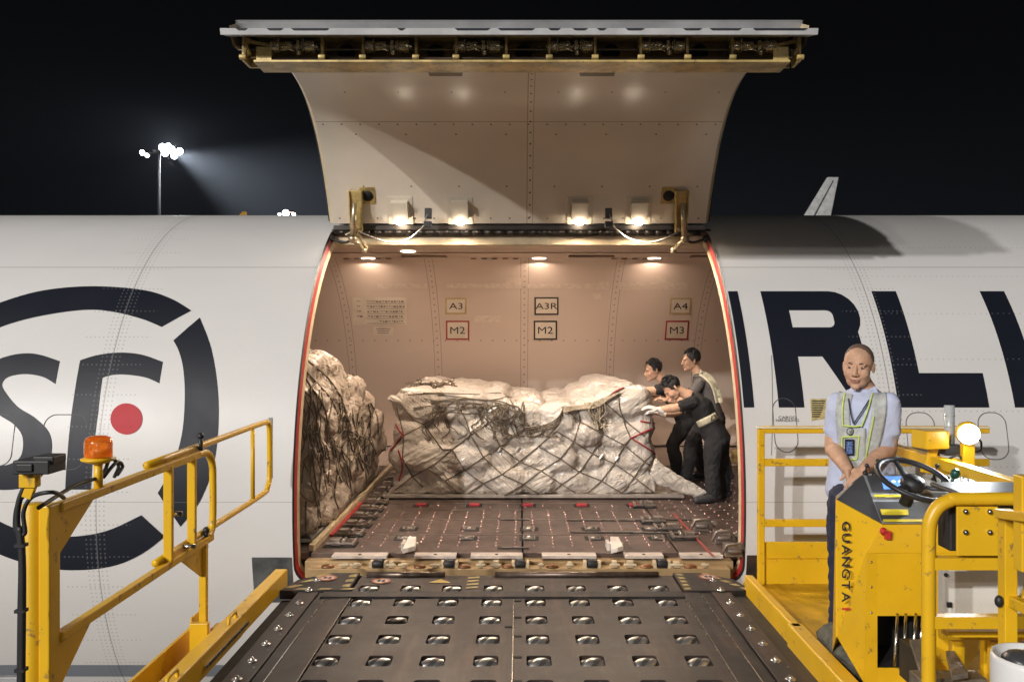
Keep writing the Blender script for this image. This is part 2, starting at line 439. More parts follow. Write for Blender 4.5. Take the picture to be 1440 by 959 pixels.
# grey stripe low on the hull
wrap('livery_stripe', [(-13, skin(150, 950)[1]), (-HW-0.2, skin(150, 950)[1]), (-HW-0.2, skin(150, 934)[1]), (-13, skin(150, 934)[1])], [], M_STRIPE, 0.004)
# outlines of plugged windows
M_LINE = mat('panel_gap', (0.12, 0.115, 0.11), 0.6)
def outline(name, x0, x1, y0, y1, r, parent=AC, w=0.0035, m=None):
    a = skin(x0, y0); b = skin(x1, y1)
    lp = rr(min(a[0], b[0]), max(a[0], b[0]), min(a[1], b[1]), max(a[1], b[1]), r, r/R)
    t = MB(); t.tube([cyl(x, th, R+0.001) for x, th in lp], w, 6, closed=True)
    return build(name, t, m or M_LINE, parent)
for w in ((64, 117, 583, 660), (-40, 15, 583, 655), (1085, 1123, 560, 636), (1272, 1319, 580, 655), (1373, 1420, 580, 646), (1478, 1522, 580, 646)):
    outline('window_outline', *w, 0.09)
# small stencils, scuffed yellow sticker
BOLD = [0.0]
def text_mesh(s, size=1.0):
    cu = bpy.data.curves.new('t', 'FONT'); cu.body = s; cu.size = size; cu.align_x = 'CENTER'; cu.align_y = 'CENTER'; cu.resolution_u = 3; cu.offset = BOLD[0]
    o = bpy.data.objects.new('t', cu); COL.objects.link(o)
    dg = bpy.context.evaluated_depsgraph_get(); dg.update()
    me = bpy.data.meshes.new_from_object(o.evaluated_get(dg)); bpy.data.objects.remove(o)
    vs = [v.co.copy() for v in me.vertices]; fs = [tuple(p.vertices) for p in me.polygons]
    return vs, fs
def text_on(mb, s, origin, ux, uy, height, squeeze=1.0, off=None):
    """flat lettering centred at origin; ux reading direction, uy up"""
    vs, fs = text_mesh(s)
    zs = [v.y for v in vs]; h = max(zs)-min(zs); k = height/h; cy = (max(zs)+min(zs))/2; cx = (max(v.x for v in vs)+min(v.x for v in vs))/2
    ux = Vector(ux).normalized(); uy = Vector(uy).normalized()
    mb.add([Vector(origin)+(off or Vector())+ux*((v.x-cx)*k*squeeze)+uy*((v.y-cy)*k) for v in vs], fs, False)
def hull_frame(px, py):
    X, th = skin(px, py); n = Vector((0, -math.cos(th), math.sin(th))); return cyl(X, th), Vector((1,0,0)), Vector((0, math.sin(th), math.cos(th))), n
M_INK = mat('black_ink', (0.02, 0.02, 0.025), 0.6)
st = MB(); o_, ux, uy, nn = hull_frame(1107, 587); text_on(st, 'CARGO', o_, ux, uy, 0.021, 1.3, nn*0.005)
o_, ux, uy, nn = hull_frame(1107, 591); text_on(st, 'HANDLING', o_, ux, uy, 0.021, 1.15, nn*0.005)
build('stencil_text', st, M_INK, AC)
wrap('panel_gap', [skin(1084.2, 500), skin(1084.2, 640), skin(1085, 640), skin(1085, 500)], [], M_LINE, 0.0035)
sk = wrap('yellow_placard', [skin(x, y) for x, y in ((1139, 561), (1163, 561), (1163, 588), (1150, 590), (1141, 592))], [], mat('aged_yellow_paper', (0.52, 0.42, 0.17), 0.6, 0, 0.2, 30), 0.005)
lm = MB()
for i in range(8):
    a = skin(1141.5, 565+i*3.1); b = skin(1160-(i*37 % 9), 565+i*3.1)
    lm.add([cyl(a[0], a[1], R+0.007), cyl(b[0], b[1], R+0.007), cyl(b[0], b[1]+0.0035, R+0.007), cyl(a[0], a[1]+0.0035, R+0.007)], [(0,1,2,3)])
build('printed_line', lm, M_INK, sk)
# scuff plates beside the sill
wrap('scuff_plate', [(-HW-0.31, skin(380, 846)[1]), (-HW-0.012, skin(380, 846)[1]), (-HW-0.012, skin(380, 783)[1]), (-HW-0.31, skin(380, 783)[1])], [], mat('dull_metal_plate', (0.20, 0.21, 0.21), 0.4, 0.7, 0.3, 6), 0.006)
wrap('scuff_plate', [(HW+0.012, skin(380, 850)[1]), (HW+0.31, skin(380, 850)[1]), (HW+0.31, skin(380, 780)[1]), (HW+0.012, skin(380, 780)[1])], [], mat('brown_metal_plate', (0.075, 0.05, 0.038), 0.5, 0.5, 0.3, 6), 0.006)
# ------------------------------------------------------------------ door surround
def ribbon(name, m, d0, d1, inset0=0.0, inset1=0.0, skiptop=True):
    mb = MB(); lp = []
    n = 26
    for i in range(n+1): lp.append((-1, TH_TOP+(TH_BOT+0.16/R-TH_TOP)*i/n))
    vs = []; path = [(-HW, th, 1, 0) for s_, th in lp]
    for i in range(1, 8):
        a = math.radians(180+90*i/7); path.append((-HW+0.16+0.16*math.cos(a), TH_BOT+0.16/R+0.16/R*math.sin(a), -math.cos(a), -math.sin(a)))
    for i in range(0, 8):
        a = math.radians(270+90*i/7); path.append((HW-0.16+0.16*math.cos(a), TH_BOT+0.16/R+0.16/R*math.sin(a), -math.cos(a), -math.sin(a)))
    path += [(HW, th, -1, 0) for s_, th in lp[::-1]][1:]
    for (x, th, ix, iy) in path:
        vs.append(cyl(x+ix*inset0, th+iy*inset0/R, R-d0)); vs.append(cyl(x+ix*inset1, th+iy*inset1/R, R-d1))
    mb.add(vs, [(2*i, 2*i+1, 2*i+3, 2*i+2) for i in range(len(path)-1)], True)
    return build(name, mb, m, AC)
ribbon('door_edge_gap', M_BLACK, -0.003, 0.018, 0.0, 0.010)
ribbon('door_seal', M_SEAL, 0.018, 0.085, 0.010, 0.014)
ribbon('door_frame_edge', M_CREAM, 0.085, 0.13, 0.014, 0.022)
ribbon('door_frame_return', M_CREAM, 0.13, 0.14, 0.022, -0.1)
# header above the opening
hd = MB(); hd.box((-HW-0.1, 7.93, 0.815), (HW+0.1, 8.22, 0.90)); hd.box((-HW-0.1, 7.99, 0.90), (HW+0.1, 8.3, 0.955))
build('door_header', hd, M_CREAM, AC, 0.006)
hg = MB(); hg.cylr((-HW, 7.90, 0.925), (HW, 7.90, 0.925), 0.028, 14)
for i in range(33):
    x = -HW+0.05+i*(2*HW-0.1)/32; hg.cylr((x, 7.90, 0.925), (x+0.09, 7.90, 0.925), 0.0295, 14)
hg.box((-HW+0.02, 7.86, 0.945), (HW-0.02, 7.99, 0.985))
build('hinge_line', hg, mat('dark_hinge_metal', (0.06, 0.05, 0.042), 0.4, 0.7, 0.2), AC)
# ------------------------------------------------------------------ hold: ceiling, far wall, floor
def grid_mesh(name, prof, xs, m, parent=AC, flip=False):
    """profile of (Y, Z, s) swept along X with UV (X, s)"""
    bm = bmesh.new(); uvl = bm.loops.layers.uv.new('uv')
    rows = [[bm.verts.new((x, y, z)) for (y, z, s_) in prof] for x in xs]
    for i in range(len(xs)-1):
        for j in range(len(prof)-1):
            f = bm.faces.new((rows[i][j], rows[i+1][j], rows[i+1][j+1], rows[i][j+1])); f.smooth = True
            for l, (a, b) in zip(f.loops, ((i, j), (i+1, j), (i+1, j+1), (i, j+1))): l[uvl].uv = (xs[a], prof[b][2])
    me = bpy.data.meshes.new(name); bm.to_mesh(me); bm.free()
    return link(name, me, m, parent)
CEIL = 0.87
thc = math.pi-math.asin((CEIL-ZC)/RIN)
prof = []
n = 22; th_low = math.pi-math.asin((-1.15-ZC)/RIN)
for i in range(n+1):
    th = thc+(th_low-thc)*i/n; p = cyl(0, th, RIN); prof.append((p.y, p.z, th*RIN))
s0 = prof[-1][2]
wy0, wz0 = prof[-1][0], prof[-1][1]
for i in range(1, 6):
    t = i/5; prof.append((wy0+(11.12-wy0)*t, wz0+(FLOOR-wz0)*t, s0+0.53*t))
xs = [-6.5+0.5*i for i in range(27)]
wall = grid_mesh('hold_sidewall', prof, xs, M_WALL)
for X in (-6.5, 6.5):
    pn = MB(); pn.box((X-0.02, 6.8, FLOOR), (X+0.02, 11.3, CEIL))
    build('hold_bulkhead', pn, M_WALL, AC)
cm = MB(); cm.box((-6.5, 8.30, CEIL), (6.5, prof[0][0]+0.02, CEIL+0.03))
cl = build('hold_ceiling', cm, mat('ceiling_lining', (0.50, 0.38, 0.29), 0.5, 0, 0.06), AC)
tr = MB()
tr.box((-6.5, 10.0, CEIL-0.012), (6.5, 10.045, CEIL-0.002)); tr.box((-6.5, 9.2, CEIL-0.010), (6.5, 9.215, CEIL-0.002))
for x in (-2.6, -1.3, 0.55, 1.9, 3.0): tr.box((x, 9.55, CEIL-0.02), (x+0.5, 9.68, CEIL-0.003))
for x in (-2.0, -0.55, 1.05, 2.2):
    for k in range(5): tr.box((x+k*0.12, 9.88, CEIL-0.016), (x+k*0.12+0.06, 9.91, CEIL-0.004))
build('ceiling_trim', tr, mat('worn_ceiling_trim', (0.24, 0.16, 0.11), 0.5), cl)
M_LAMP = emis('warm_downlight', (1.0, 0.84, 0.68), 6)
for px, py in ((574, 353), (518, 363), (758, 363), (919, 363)):
    Y = CEIL*F/(CY-py); X = (px-CX)*Y/F
    l = MB(); l.lathe([(0.08, -0.004), (0.075, -0.010), (0.06, -0.013)], (X, Y, CEIL), n=24)
    lo = build('ceiling_lamp', l, M_LAMP, AC)
    ld = bpy.data.lights.new('ceiling_light', 'AREA'); ld.shape = 'DISK'; ld.size = 0.2; ld.energy = 19; ld.color = (1.0, 0.80, 0.64)
    lb = bpy.data.objects.new('ceiling_light', ld); COL.objects.link(lb); lb.location = (X, Y, CEIL-0.05); lb.rotation_euler = (0.0, 0, 0)
# paler patches of tape and paper on the lining
def wall_quad(mb, x0, y0, x1, y1, off=0.004, ny=4, skew=0):
    for j in range(ny):
        ya = y0+(y1-y0)*j/ny; yb = y0+(y1-y0)*(j+1)/ny
        ps = [wallp(x0, ya, RIN-off), wallp(x1, ya, RIN-off), wallp(x1, yb, RIN-off), wallp(x0, yb, RIN-off)]
        mb.add(ps, [(0,1,2,3)], True)
M_TAPE = mat('old_tape', (0.62, 0.50, 0.40), 0.35, 0, 0.08, 20)
for q in ((531, 399, 601, 406), (628, 399, 732, 405), (711, 391, 733, 406), (742, 399, 846, 406), (870, 397, 967, 407), (923, 389, 936, 398), (833, 413, 845, 421), (667, 444, 704, 453), (838, 396, 856, 407)):
    b_ = MB(); wall_quad(b_, *q); build('tape_patch', b_, M_TAPE, wall)
M_PAPER = mat('aged_label_board', (0.62, 0.53, 0.42), 0.5, 0, 0.05)
M_BK = mat('black_print', (0.02, 0.018, 0.018), 0.5); M_RD = mat('red_print', (0.36, 0.03, 0.03), 0.5); M_TAN = mat('tan_print', (0.50, 0.36, 0.16), 0.5)
def placard(cx, cy, w, h, txt, border, label, skew=0):
    b_ = MB(); b_.mi = 1 if border else 0
    def q(x0, y0, x1, y1, off, mi):
        b_.mi = mi
        for j in range(3):
            ya = y0+(y1-y0)*j/3; yb = y0+(y1-y0)*(j+1)/3
            sk = lambda y: -skew*(y-cy)
            b_.add([wallp(x0+sk(ya), ya, RIN-off), wallp(x1+sk(ya), ya, RIN-off), wallp(x1+sk(yb), yb, RIN-off), wallp(x0+sk(yb), yb, RIN-off)], [(0,1,2,3)], True)
    q(cx-w/2, cy-h/2, cx+w/2, cy+h/2, 0.006, 1); q(cx-w/2+2.2, cy-h/2+2.2, cx+w/2-2.2, cy+h/2-2.2, 0.009, 0)
    b_.mi = 2
    o = wallp(cx, cy, RIN-0.012); up = (wallp(cx, cy-3, RIN-0.012)-wallp(cx, cy+3, RIN-0.012))
    text_on(b_, txt, o, (1,0,0), up, 12.0*o.y/F, 1.02)
    p = build('position_placard', b_, [M_PAPER, border, M_BK], AC); p['label'] = label
placard(641, 430.5, 30, 23, 'A3', M_TAN, 'pale placard reading A3')
placard(643.5, 464.5, 33, 27, 'M2', M_RD, 'red bordered placard reading M2')
placard(768.5, 430.5, 34, 25, 'A3R', M_BK, 'black bordered placard reading A3R')
placard(767, 464.5, 33, 27, 'M2', M_BK, 'black bordered placard reading M2')
placard(957, 430.5, 30, 23, 'A4', M_TAN, 'pale placard reading A4', 0.08)
placard(952, 464.5, 33, 27, 'M3', M_RD, 'red bordered placard reading M3', 0.08)
b_ = MB(); wall_quad(b_, 496, 418, 572, 457, 0.006); b_.mi = 1
for r_ in range(5):
    y = 423+r_*7
    x = 502
    while x < 567:
        w = random.uniform(1.2, 4)
        if r_ > 3 and x < 532: x += w+1; continue
        if 507 < x < 515: x += 2; continue
        wall_quad(b_, x, y, min(x+w, 569), y+random.choice((1.2, 2.2)), 0.009, 1); x += w+random.uniform(0.8, 1.6)
    wall_quad(b_, 516, y+3.6, 569, y+4.2, 0.009, 1)
build('instruction_chart', b_, [M_PAPER, mat('faded_print', (0.22, 0.17, 0.13), 0.6)], AC)
b_ = MB(); wall_quad(b_, 525, 459.5, 553, 471.5, 0.006); b_.mi = 1
for k in range(3): wall_quad(b_, 529+k, 462+3*k, 549-k, 463+3*k, 0.009, 1)
build('notice_label', b_, [M_PAPER, mat('faded_print_small', (0.25, 0.19, 0.15), 0.6)], AC)
# oval pressure vents low on the sidewall
def lowwall(px, py):
    # intersects the lower lining plane
    (ya, za, _), (yb, zb, _) = prof[-6], prof[-1]
    k = (CY-py)/F; t = (ya-za*(yb-ya)/(zb-za))/(1-k*(yb-ya)/(zb-za)); return Vector(((px-CX)*t/F, t, k*t))
for x0, x1 in ((980, 987), (991, 1003), (1028, 1038), (1041, 1052)):
    v = MB(); pts = [lowwall(x, y)+Vector((0, -0.01, 0)) for x, y in rr(x0, x1, 632, 650, 3)]
    v.prism(pts, (0, -0.012, 0)); build('pressure_vent', v, M_OLIVE, wall)
b_ = MB(); ps = [lowwall(x, 627) for x in (380, 1100)]; b_.tube([ps[0]+Vector((0,-.01,0)), ps[1]+Vector((0,-.01,0))], 0.008); build('lining_seam', b_, M_LINE, wall)
# floor
M_FLOOR = mat('scuffed_cargo_floor', (0.120, 0.082, 0.068), 0.42, 0.3, 0.22, 5, 0.15, 50, wear=(0.22, 0.17, 0.14), wamt=0.68)
fm = MB()
edgesY = [6.66, 7.28, 7.86, 8.30, 8.62, 11.12]
xcols = [(-6.5, -1.62), (-1.60, 0.02), (0.035, 1.22), (1.235, 6.5)]
for a, b in xcols:
    for i in range(len(edgesY)-1): fm.box((a, edgesY[i]+0.012, FLOOR-0.05), (b, edgesY[i+1]-0.006, FLOOR))
flo = build('hold_floor', fm, M_FLOOR, AC, 0.003)
sb = MB(); sb.box((-6.5, 6.7, FLOOR-0.12), (6.5, 11.2, FLOOR-0.06)); build('hold_subfloor', sb, M_DARK, AC)
# ball transfer units, nearest ones as parts
M_BALL = mat('pinkish_steel_ball', (0.80, 0.50, 0.46), 0.25, 0.5)
bl = MB(); bl.lathe([(0.0105, 0.0), (0.009, 0.003), (0.006, 0.007), (0.002, 0.009)], (0,0,0), n=8); bl.v = [v for v in bl.v]
spots = []
def dotcol(x0, y0, y1, py):
    y = y0
    while y < y1: spots.append((x0, y)); y += py
for k in range(-9, 9):
    x = -0.03+k*0.152
    if -1.5 < x < 1.2:
        for ya, yb in ((6.86, 7.26), (7.36, 7.84), (7.94, 8.28)):
            y = ya+0.04*(k % 2)
            while y < yb: spots.append((x+random.uniform(-.004, .004), y)); y += 0.104
for k in range(12):
    for j in range(20):
        x = 1.30+k*0.11; y = 7.3+j*0.165+0.08*(k % 2)
        if x < 2.6: spots.append((x, y))
for k in range(16): spots.append((-1.3+k*0.17, 8.42+0.07*(k % 2)))
spots = sorted(spots, key=lambda s_: s_[1])
b0 = build('ball_transfer', bl, M_BALL, flo, loc=(spots[0][0], spots[0][1], FLOOR+0.0005))
for s_ in spots[1:100]: inst(b0, (s_[0], s_[1], FLOOR+0.0005))
rs_ = MB()
for s_ in spots[100:]: rs_.lathe([(0.0105, 0.0005), (0.009, 0.003), (0.006, 0.007), (0.002, 0.009)], (s_[0], s_[1], FLOOR), n=6)
tag(build('ball_transfer', rs_, M_BALL, flo), kind='stuff')
# recessed roller units, slots
M_FIT = mat('floor_fitting', (0.42, 0.36, 0.31), 0.35, 0.8, 0.2, 20)
def floor_unit(px, py, w=0.16, d=0.14):
    c = onz(px, py, FLOOR); m_ = MB()
    m_.box((c.x-w/2, c.y-d/2, FLOOR+0.001), (c.x+w/2, c.y+d/2, FLOOR+0.003)); m_.mi = 1
    m_.box((c.x-w/2+0.03, c.y-d/2+0.015, FLOOR+0.004), (c.x+w/2-0.03, c.y-d/2+0.03, FLOOR+0.016))
    m_.box((c.x-w/2+0.03, c.y+d/2-0.03, FLOOR+0.004), (c.x+w/2-0.03, c.y+d/2-0.015, FLOOR+0.016))
    m_.box((c.x-w/2+0.03, c.y-d/2+0.03, FLOOR+0.004), (c.x-w/2+0.04, c.y+d/2-0.03, FLOOR+0.014))
    m_.box((c.x+w/2-0.04, c.y-d/2+0.03, FLOOR+0.004), (c.x+w/2-0.03, c.y+d/2-0.03, FLOOR+0.014))
    m_.cylr((c.x-0.035, c.y, FLOOR+0.006), (c.x+0.035, c.y, FLOOR+0.006), 0.014, 10)
    build('roller_unit', m_, [M_DARK, M_FIT], flo)
for px, py in ((575, 744), (661, 744), (744, 744), (831, 744), (915, 744), (568, 757), (658, 757), (744, 757), (836, 757), (925, 757)): floor_unit(px, py)
M_REDL = emis('red_floor_marker', (0.55, 0.03, 0.04), 0.25)
for px in (592, 667, 742, 818, 892):
    c = onz(px, 711, FLOOR); m_ = MB(); m_.box((c.x-0.08, c.y-0.07, FLOOR+0.001), (c.x+0.08, c.y+0.07, FLOOR+0.003)); m_.mi = 1
    m_.box((c.x-0.05, c.y-0.04, FLOOR+0.004), (c.x+0.05, c.y+0.04, FLOOR+0.02)); build('power_drive_unit', m_, [M_DARK, mat('red_rubber', (0.40, 0.03, 0.04), 0.5)], flo)
sl = MB()
for y in edgesY[1:5]: sl.box((-1.55, y-0.004, FLOOR+0.001), (1.2, y+0.004, FLOOR+0.004))
for (x0, x1, py) in ((796, 905, 732), (802, 905, 749), (700, 744, 731), (700, 744, 771), (870, 985, 731), (885, 985, 750)):
    a = onz(x0, py, FLOOR); b = onz(x1, py, FLOOR); sl.mi = 1; sl.box((a.x, a.y-0.022, FLOOR+0.002), (b.x, a.y+0.022, FLOOR+0.004)); sl.mi = 0
    sl.box((a.x+0.03, a.y-0.006, FLOOR+0.006), (b.x, a.y+0.006, FLOOR+0.012))
build('floor_track', sl, [M_FIT, M_DARK], flo)
# faint red guide line on the floor
rl = MB(); a = onz(947, 722, FLOOR); b = onz(1003, 783, FLOOR); rl.add([(a.x-.012, a.y, FLOOR+.0045), (a.x+.012, a.y, FLOOR+.0045), (b.x+.012, b.y, FLOOR+.0045), (b.x-.012, b.y, FLOOR+.0045)], [(0,1,2,3)])
build('guide_line', rl, mat('worn_red_line', (0.34, 0.06, 0.05), 0.6), flo)
# pallet locks down the left side and right side of the door area
def lock(x, y, w=0.26, flip=1):
    m_ = MB(); m_.box((x-w/2, y-0.09, FLOOR+0.001), (x+w/2, y+0.09, FLOOR+0.004)); m_.mi = 1
    m_.bar((x-w/2+.02, y-0.07, FLOOR+0.03), (x+w/2-.02, y-0.07, FLOOR+0.03), 0.014, 0.014)
    m_.bar((x-w/2+.02, y+0.07, FLOOR+0.03), (x+w/2-.02, y+0.07, FLOOR+0.03), 0.014, 0.014)
    m_.bar((x+flip*(w/2-.02), y-0.07, FLOOR+0.03), (x+flip*(w/2-.02), y+0.07, FLOOR+0.03), 0.02, 0.03)
    m_.cbox((x-0.04*flip, y, FLOOR+0.03), (0.08, 0.09, 0.05)); m_.cylr((x+0.03*flip, y-0.05, FLOOR+0.04), (x+0.03*flip, y+0.05, FLOOR+0.04), 0.016, 10)
    return build('pallet_lock', m_, [M_DARK, M_FIT], flo, 0.002)
for i in range(11): lock(-1.42, 6.92+i*0.335)
for x, y in ((1.20, 7.75), (1.27, 7.45), (1.36, 7.15), (1.22, 8.45)): lock(x, y, 0.24, -1)
gr = MB(); gr.box((-1.63, 6.72, FLOOR), (-1.585, 11.1, FLOOR+0.05)); build('guide_rail', gr, M_CREAM, flo, 0.004)
rp = MB(); rp.box((-1.575, 7.2, FLOOR+0.002), (-1.545, 8.6, FLOOR+0.02)); build('red_latch_bar', rp, M_SEAL, flo)
# ratchet-like latch castings at the right of the sill
for cx_, cy_ in ((1015, 762), (1030, 781), (985, 745)):
    c = onz(cx_, cy_, FLOOR); m_ = MB()
    m_.cbox(c+Vector((0,0,0.045)), (0.13, 0.10, 0.09)); m_.tube([c+Vector((-0.09,-0.05,0.02)), c+Vector((-0.06,-0.07,0.1)), c+Vector((0.05,-0.07,0.11)), c+Vector((0.10,-0.05,0.02))], 0.012)
    m_.cylr(c+Vector((-0.05,-0.065,0.05)), c+Vector((0.05,-0.065,0.05)), 0.022, 12); m_.cylr(c+Vector((0.09,0.0,0.05)), c+Vector((0.14,0.0,0.05)), 0.03, 12)
    build('latch_casting', m_, M_FIT, flo, 0.004)
# sill: white worn strips, rollers, yellow castings
M_STRIP = mat('worn_sill_strip', (0.66, 0.58, 0.52), 0.4, 0.3, 0.1, 20)
for x0, x1 in ((-1.22, -0.60), (-0.50, -0.12), (-0.02, 0.14), (-0.0, 0.30), (0.62, 1.08)): pass
sx = [(468, 545), (583, 642), (662, 735), (762, 838), (878, 932), (956, 1015)]
for a, b in sx:
    xa = (a-CX)*6.62/F; xb = (b-CX)*6.62/F; m_ = MB(); m_.box((xa, 6.575, FLOOR-0.02), (xb, 6.68, FLOOR+0.003)); m_.mi = 1
    m_.cylr(((xa+xb)/2, 6.61, FLOOR+0.004), ((xa+xb)/2, 6.61, FLOOR+0.007), 0.014, 12); build('sill_strip', m_, [M_STRIP, M_DARK], AC, 0.002)
m_ = MB(); m_.box((-HW+0.13, 6.44, FLOOR-0.16), (HW-0.13, 6.56, FLOOR-0.06)); m_.box((-HW+0.08, 6.56, FLOOR-0.16), (HW-0.08, 6.70, FLOOR-0.035))
build('door_sill', m_, mat('stained_sill_primer', (0.40, 0.27, 0.13), 0.45, 0.1, 0.2, 3, wear=(0.16, 0.08, 0.04), wamt=0.66), AC, 0.004)
for px in (532, 632, 732, 833, 931):
    x = (px-CX)*6.48/F; m_ = MB(); m_.cylr((x-0.035, 6.49, FLOOR-0.035), (x+0.035, 6.49, FLOOR-0.035), 0.036, 18); m_.mi = 1
    m_.box((x-0.065, 6.46, FLOOR-0.08), (x-0.043, 6.54, FLOOR-0.015)); m_.box((x+0.043, 6.46, FLOOR-0.08), (x+0.065, 6.54, FLOOR-0.015))
    build('sill_roller', m_, [M_BLACK, M_CREAM], AC, 0.003)
random.seed(3)
M_RUST = mat('oily_brown_fitting', (0.22, 0.09, 0.03), 0.35, 0.2, 0.2)
for i in range(26):
    x = -1.42+i*0.112+random.uniform(-.02, .02)
    if any(abs(x-(px-CX)*6.48/F) < 0.075 for px in (532, 632, 732, 833, 931)): continue
    m_ = MB(); w = random.uniform(0.02, 0.05); h = random.uniform(0.02, 0.05)
    if i % 3 == 0: m_.ball((x, 6.475, FLOOR-0.055), (0.05, 0.03, 0.022), 12, 8)
    else:
        m_.cbox((x, 6.48, FLOOR-0.055+h/2), (w, 0.05, h)); m_.cylr((x-w, 6.455, FLOOR-0.035), (x+w, 6.455, FLOOR-0.035), 0.010, 10)
    build('sill_fitting', m_, M_RUST if i % 3 == 0 else M_CREAM, AC, 0.003)
M_LATCHW = mat('white_latch_paint', (0.68, 0.62, 0.55), 0.4, 0.1)
for px in (577, 866):
    c = onz(px, 774, FLOOR); m_ = MB()
    m_.prism([c+Vector((-0.05,-0.10,0.0)), c+Vector((0.0,-0.12,0.02)), c+Vector((0.05,-0.08,0.02)), c+Vector((0.035,0.10,0.05)), c+Vector((-0.03,0.12,0.05))], (0,0,0.035))
    m_.cylr(c+Vector((-0.06,0.02,0.04)), c+Vector((0.06,0.02,0.04)), 0.022, 12); m_.box((c.x-0.07, c.y-0.02, FLOOR), (c.x-0.045, c.y+0.12, FLOOR+0.06))
    build('end_stop_latch', m_, M_LATCHW, AC, 0.004)
# ------------------------------------------------------------------ open cargo door
DP = [(7.84, 1.00), (7.70, 1.22), (7.52, 1.45), (7.33, 1.64), (7.05, 1.82), (6.72, 1.92), (6.30, 1.945), (5.85, 1.90), (5.45, 1.80), (5.20, 1.70)]
def crs(pts, n=5):
    out = []; m = len(pts)
    for i in range(m-1):
        p0, p1, p2, p3 = [Vector(pts[max(0, min(m-1, j))]) for j in (i-1, i, i+1, i+2)]
        for k in range(n):
            t = k/n; out.append(0.5*((2*p1)+(-p0+p2)*t+(2*p0-5*p1+4*p2-p3)*t*t+(-p0+3*p1-3*p2+p3)*t**3))
    out.append(Vector(pts[-1])); return out
dprof = crs(DP); arcs = [0]
for a, b in zip(dprof, dprof[1:]): arcs.append(arcs[-1]+(b-a).length)
def dnorm(i):
    a = dprof[max(i-1, 0)]; b = dprof[min(i+1, len(dprof)-1)]; d = (b-a).normalized(); return Vector((-d.y, d.x))   # towards outside? fixed below
def doorpt(px, py, off=0.0):     # photograph point on the inner face
    k = (CY-py)/F
    for i in range(len(dprof)-1):
        a, b = dprof[i], dprof[i+1]
        fa = a.y-k*a.x; fb = b.y-k*b.x
        if fa*fb <= 0 or (i == 0 and fb > 0 and fa > 0):
            t = fa/(fa-fb); p = a+(b-a)*t; n_ = Vector((-(b-a).y, (b-a).x)).normalized()
            if n_.dot(Vector((-6.2, -0.8))+Vector((0,0))) < 0: n_ = -n_
            # inner side faces the camera/below
            cen = Vector((6.1, 0.2)); n_ = n_ if n_.dot(cen-p) > 0 else -n_
            q = p+n_*off; return Vector(((px-CX)*q.x/F, q.x, q.y)), Vector((0, n_.x, n_.y)), Vector((0, (b-a).x, (b-a).y)).normalized()
    return None
# door lining material with seams
def door_mat():
    t = NT('door_lining'); uv = t.n('ShaderNodeUVMap'); sp = t.n('ShaderNodeSeparateXYZ'); t.l(uv.outputs[0], sp.inputs[0]); u, v = sp.outputs[0], sp.outputs[1]
    def near(x, c, w): return t.m('LESS_THAN', t.m('ABSOLUTE', t.m('SUBTRACT', x, c)), w)
    def rep(x, p, o=0): return t.m('MULTIPLY', t.m('SUBTRACT', t.m('FRACT', t.m('DIVIDE', t.m('SUBTRACT', x, o), p)), 0.5), p)
    def dots(pu, pv, r, ou=0, ov=0):
        a = rep(u, pu, ou); b = rep(v, pv, ov); return t.m('LESS_THAN', t.m('ADD', t.m('MULTIPLY', a, a), t.m('MULTIPLY', b, b)), r*r)
    hv = SEAM_V
    ln = t.m('MAXIMUM', near(v, hv, 0.004), t.m('MAXIMUM', near(u, 0.07, 0.004), near(u, 0.12, 0.003)))
    d = t.m('MULTIPLY', near(v, hv-0.03, 0.02), dots(0.155, 0.2, 0.008, 0, hv-0.03-0.1))
    d = t.m('MAXIMUM', d, t.m('MULTIPLY', near(u, 0.095, 0.02), dots(0.2, 0.12, 0.009, 0.095-0.1, 0)))
    d = t.m('MAXIMUM', d, dots(0.42, 0.52, 0.008, 0.1, 0.1))
    d = t.m('MAXIMUM', d, t.m('MULTIPLY', near(v, 0.05, 0.02), dots(0.17, 0.1, 0.008, 0, 0.0)))
    c = t.mix(t.ramp(t.noise(2, 6), 0.3, 0.7), (0.63, 0.56, 0.455), (0.70, 0.62, 0.51))
    c = t.mix(t.m('MULTIPLY', ln, 0.7), c, (0.26, 0.20, 0.10)); c = t.mix(t.m('MULTIPLY', d, 0.85), c, (0.05, 0.04, 0.03))
    t.set(Base_Color=c, Roughness=0.27); t.bump(t.noise(3, 2), 0.06, 0.05); return t.mat
k165 = (CY-166)/F; SEAM_V = 1.2
for i in range(len(dprof)-1):
    fa = dprof[i].y-k165*dprof[i].x; fb = dprof[i+1].y-k165*dprof[i+1].x
    if fa*fb <= 0: SEAM_V = arcs[i]; break
DW = 1.685
door = None
bm = bmesh.new(); uvl = bm.loops.layers.uv.new('uv'); xs = [-DW+2*DW*i/12 for i in range(13)]
rows = [[bm.verts.new((x, p.x, p.y)) for p in dprof] for x in xs]
for i in range(12):
    for j in range(len(dprof)-1):
        f = bm.faces.new((rows[i][j], rows[i+1][j], rows[i+1][j+1], rows[i][j+1])); f.smooth = True
        for l, (a, b) in zip(f.loops, ((i, j), (i+1, j), (i+1, j+1), (i, j+1))): l[uvl].uv = (xs[a], arcs[b])
me = bpy.data.meshes.new('door_lining'); bm.to_mesh(me); bm.free()
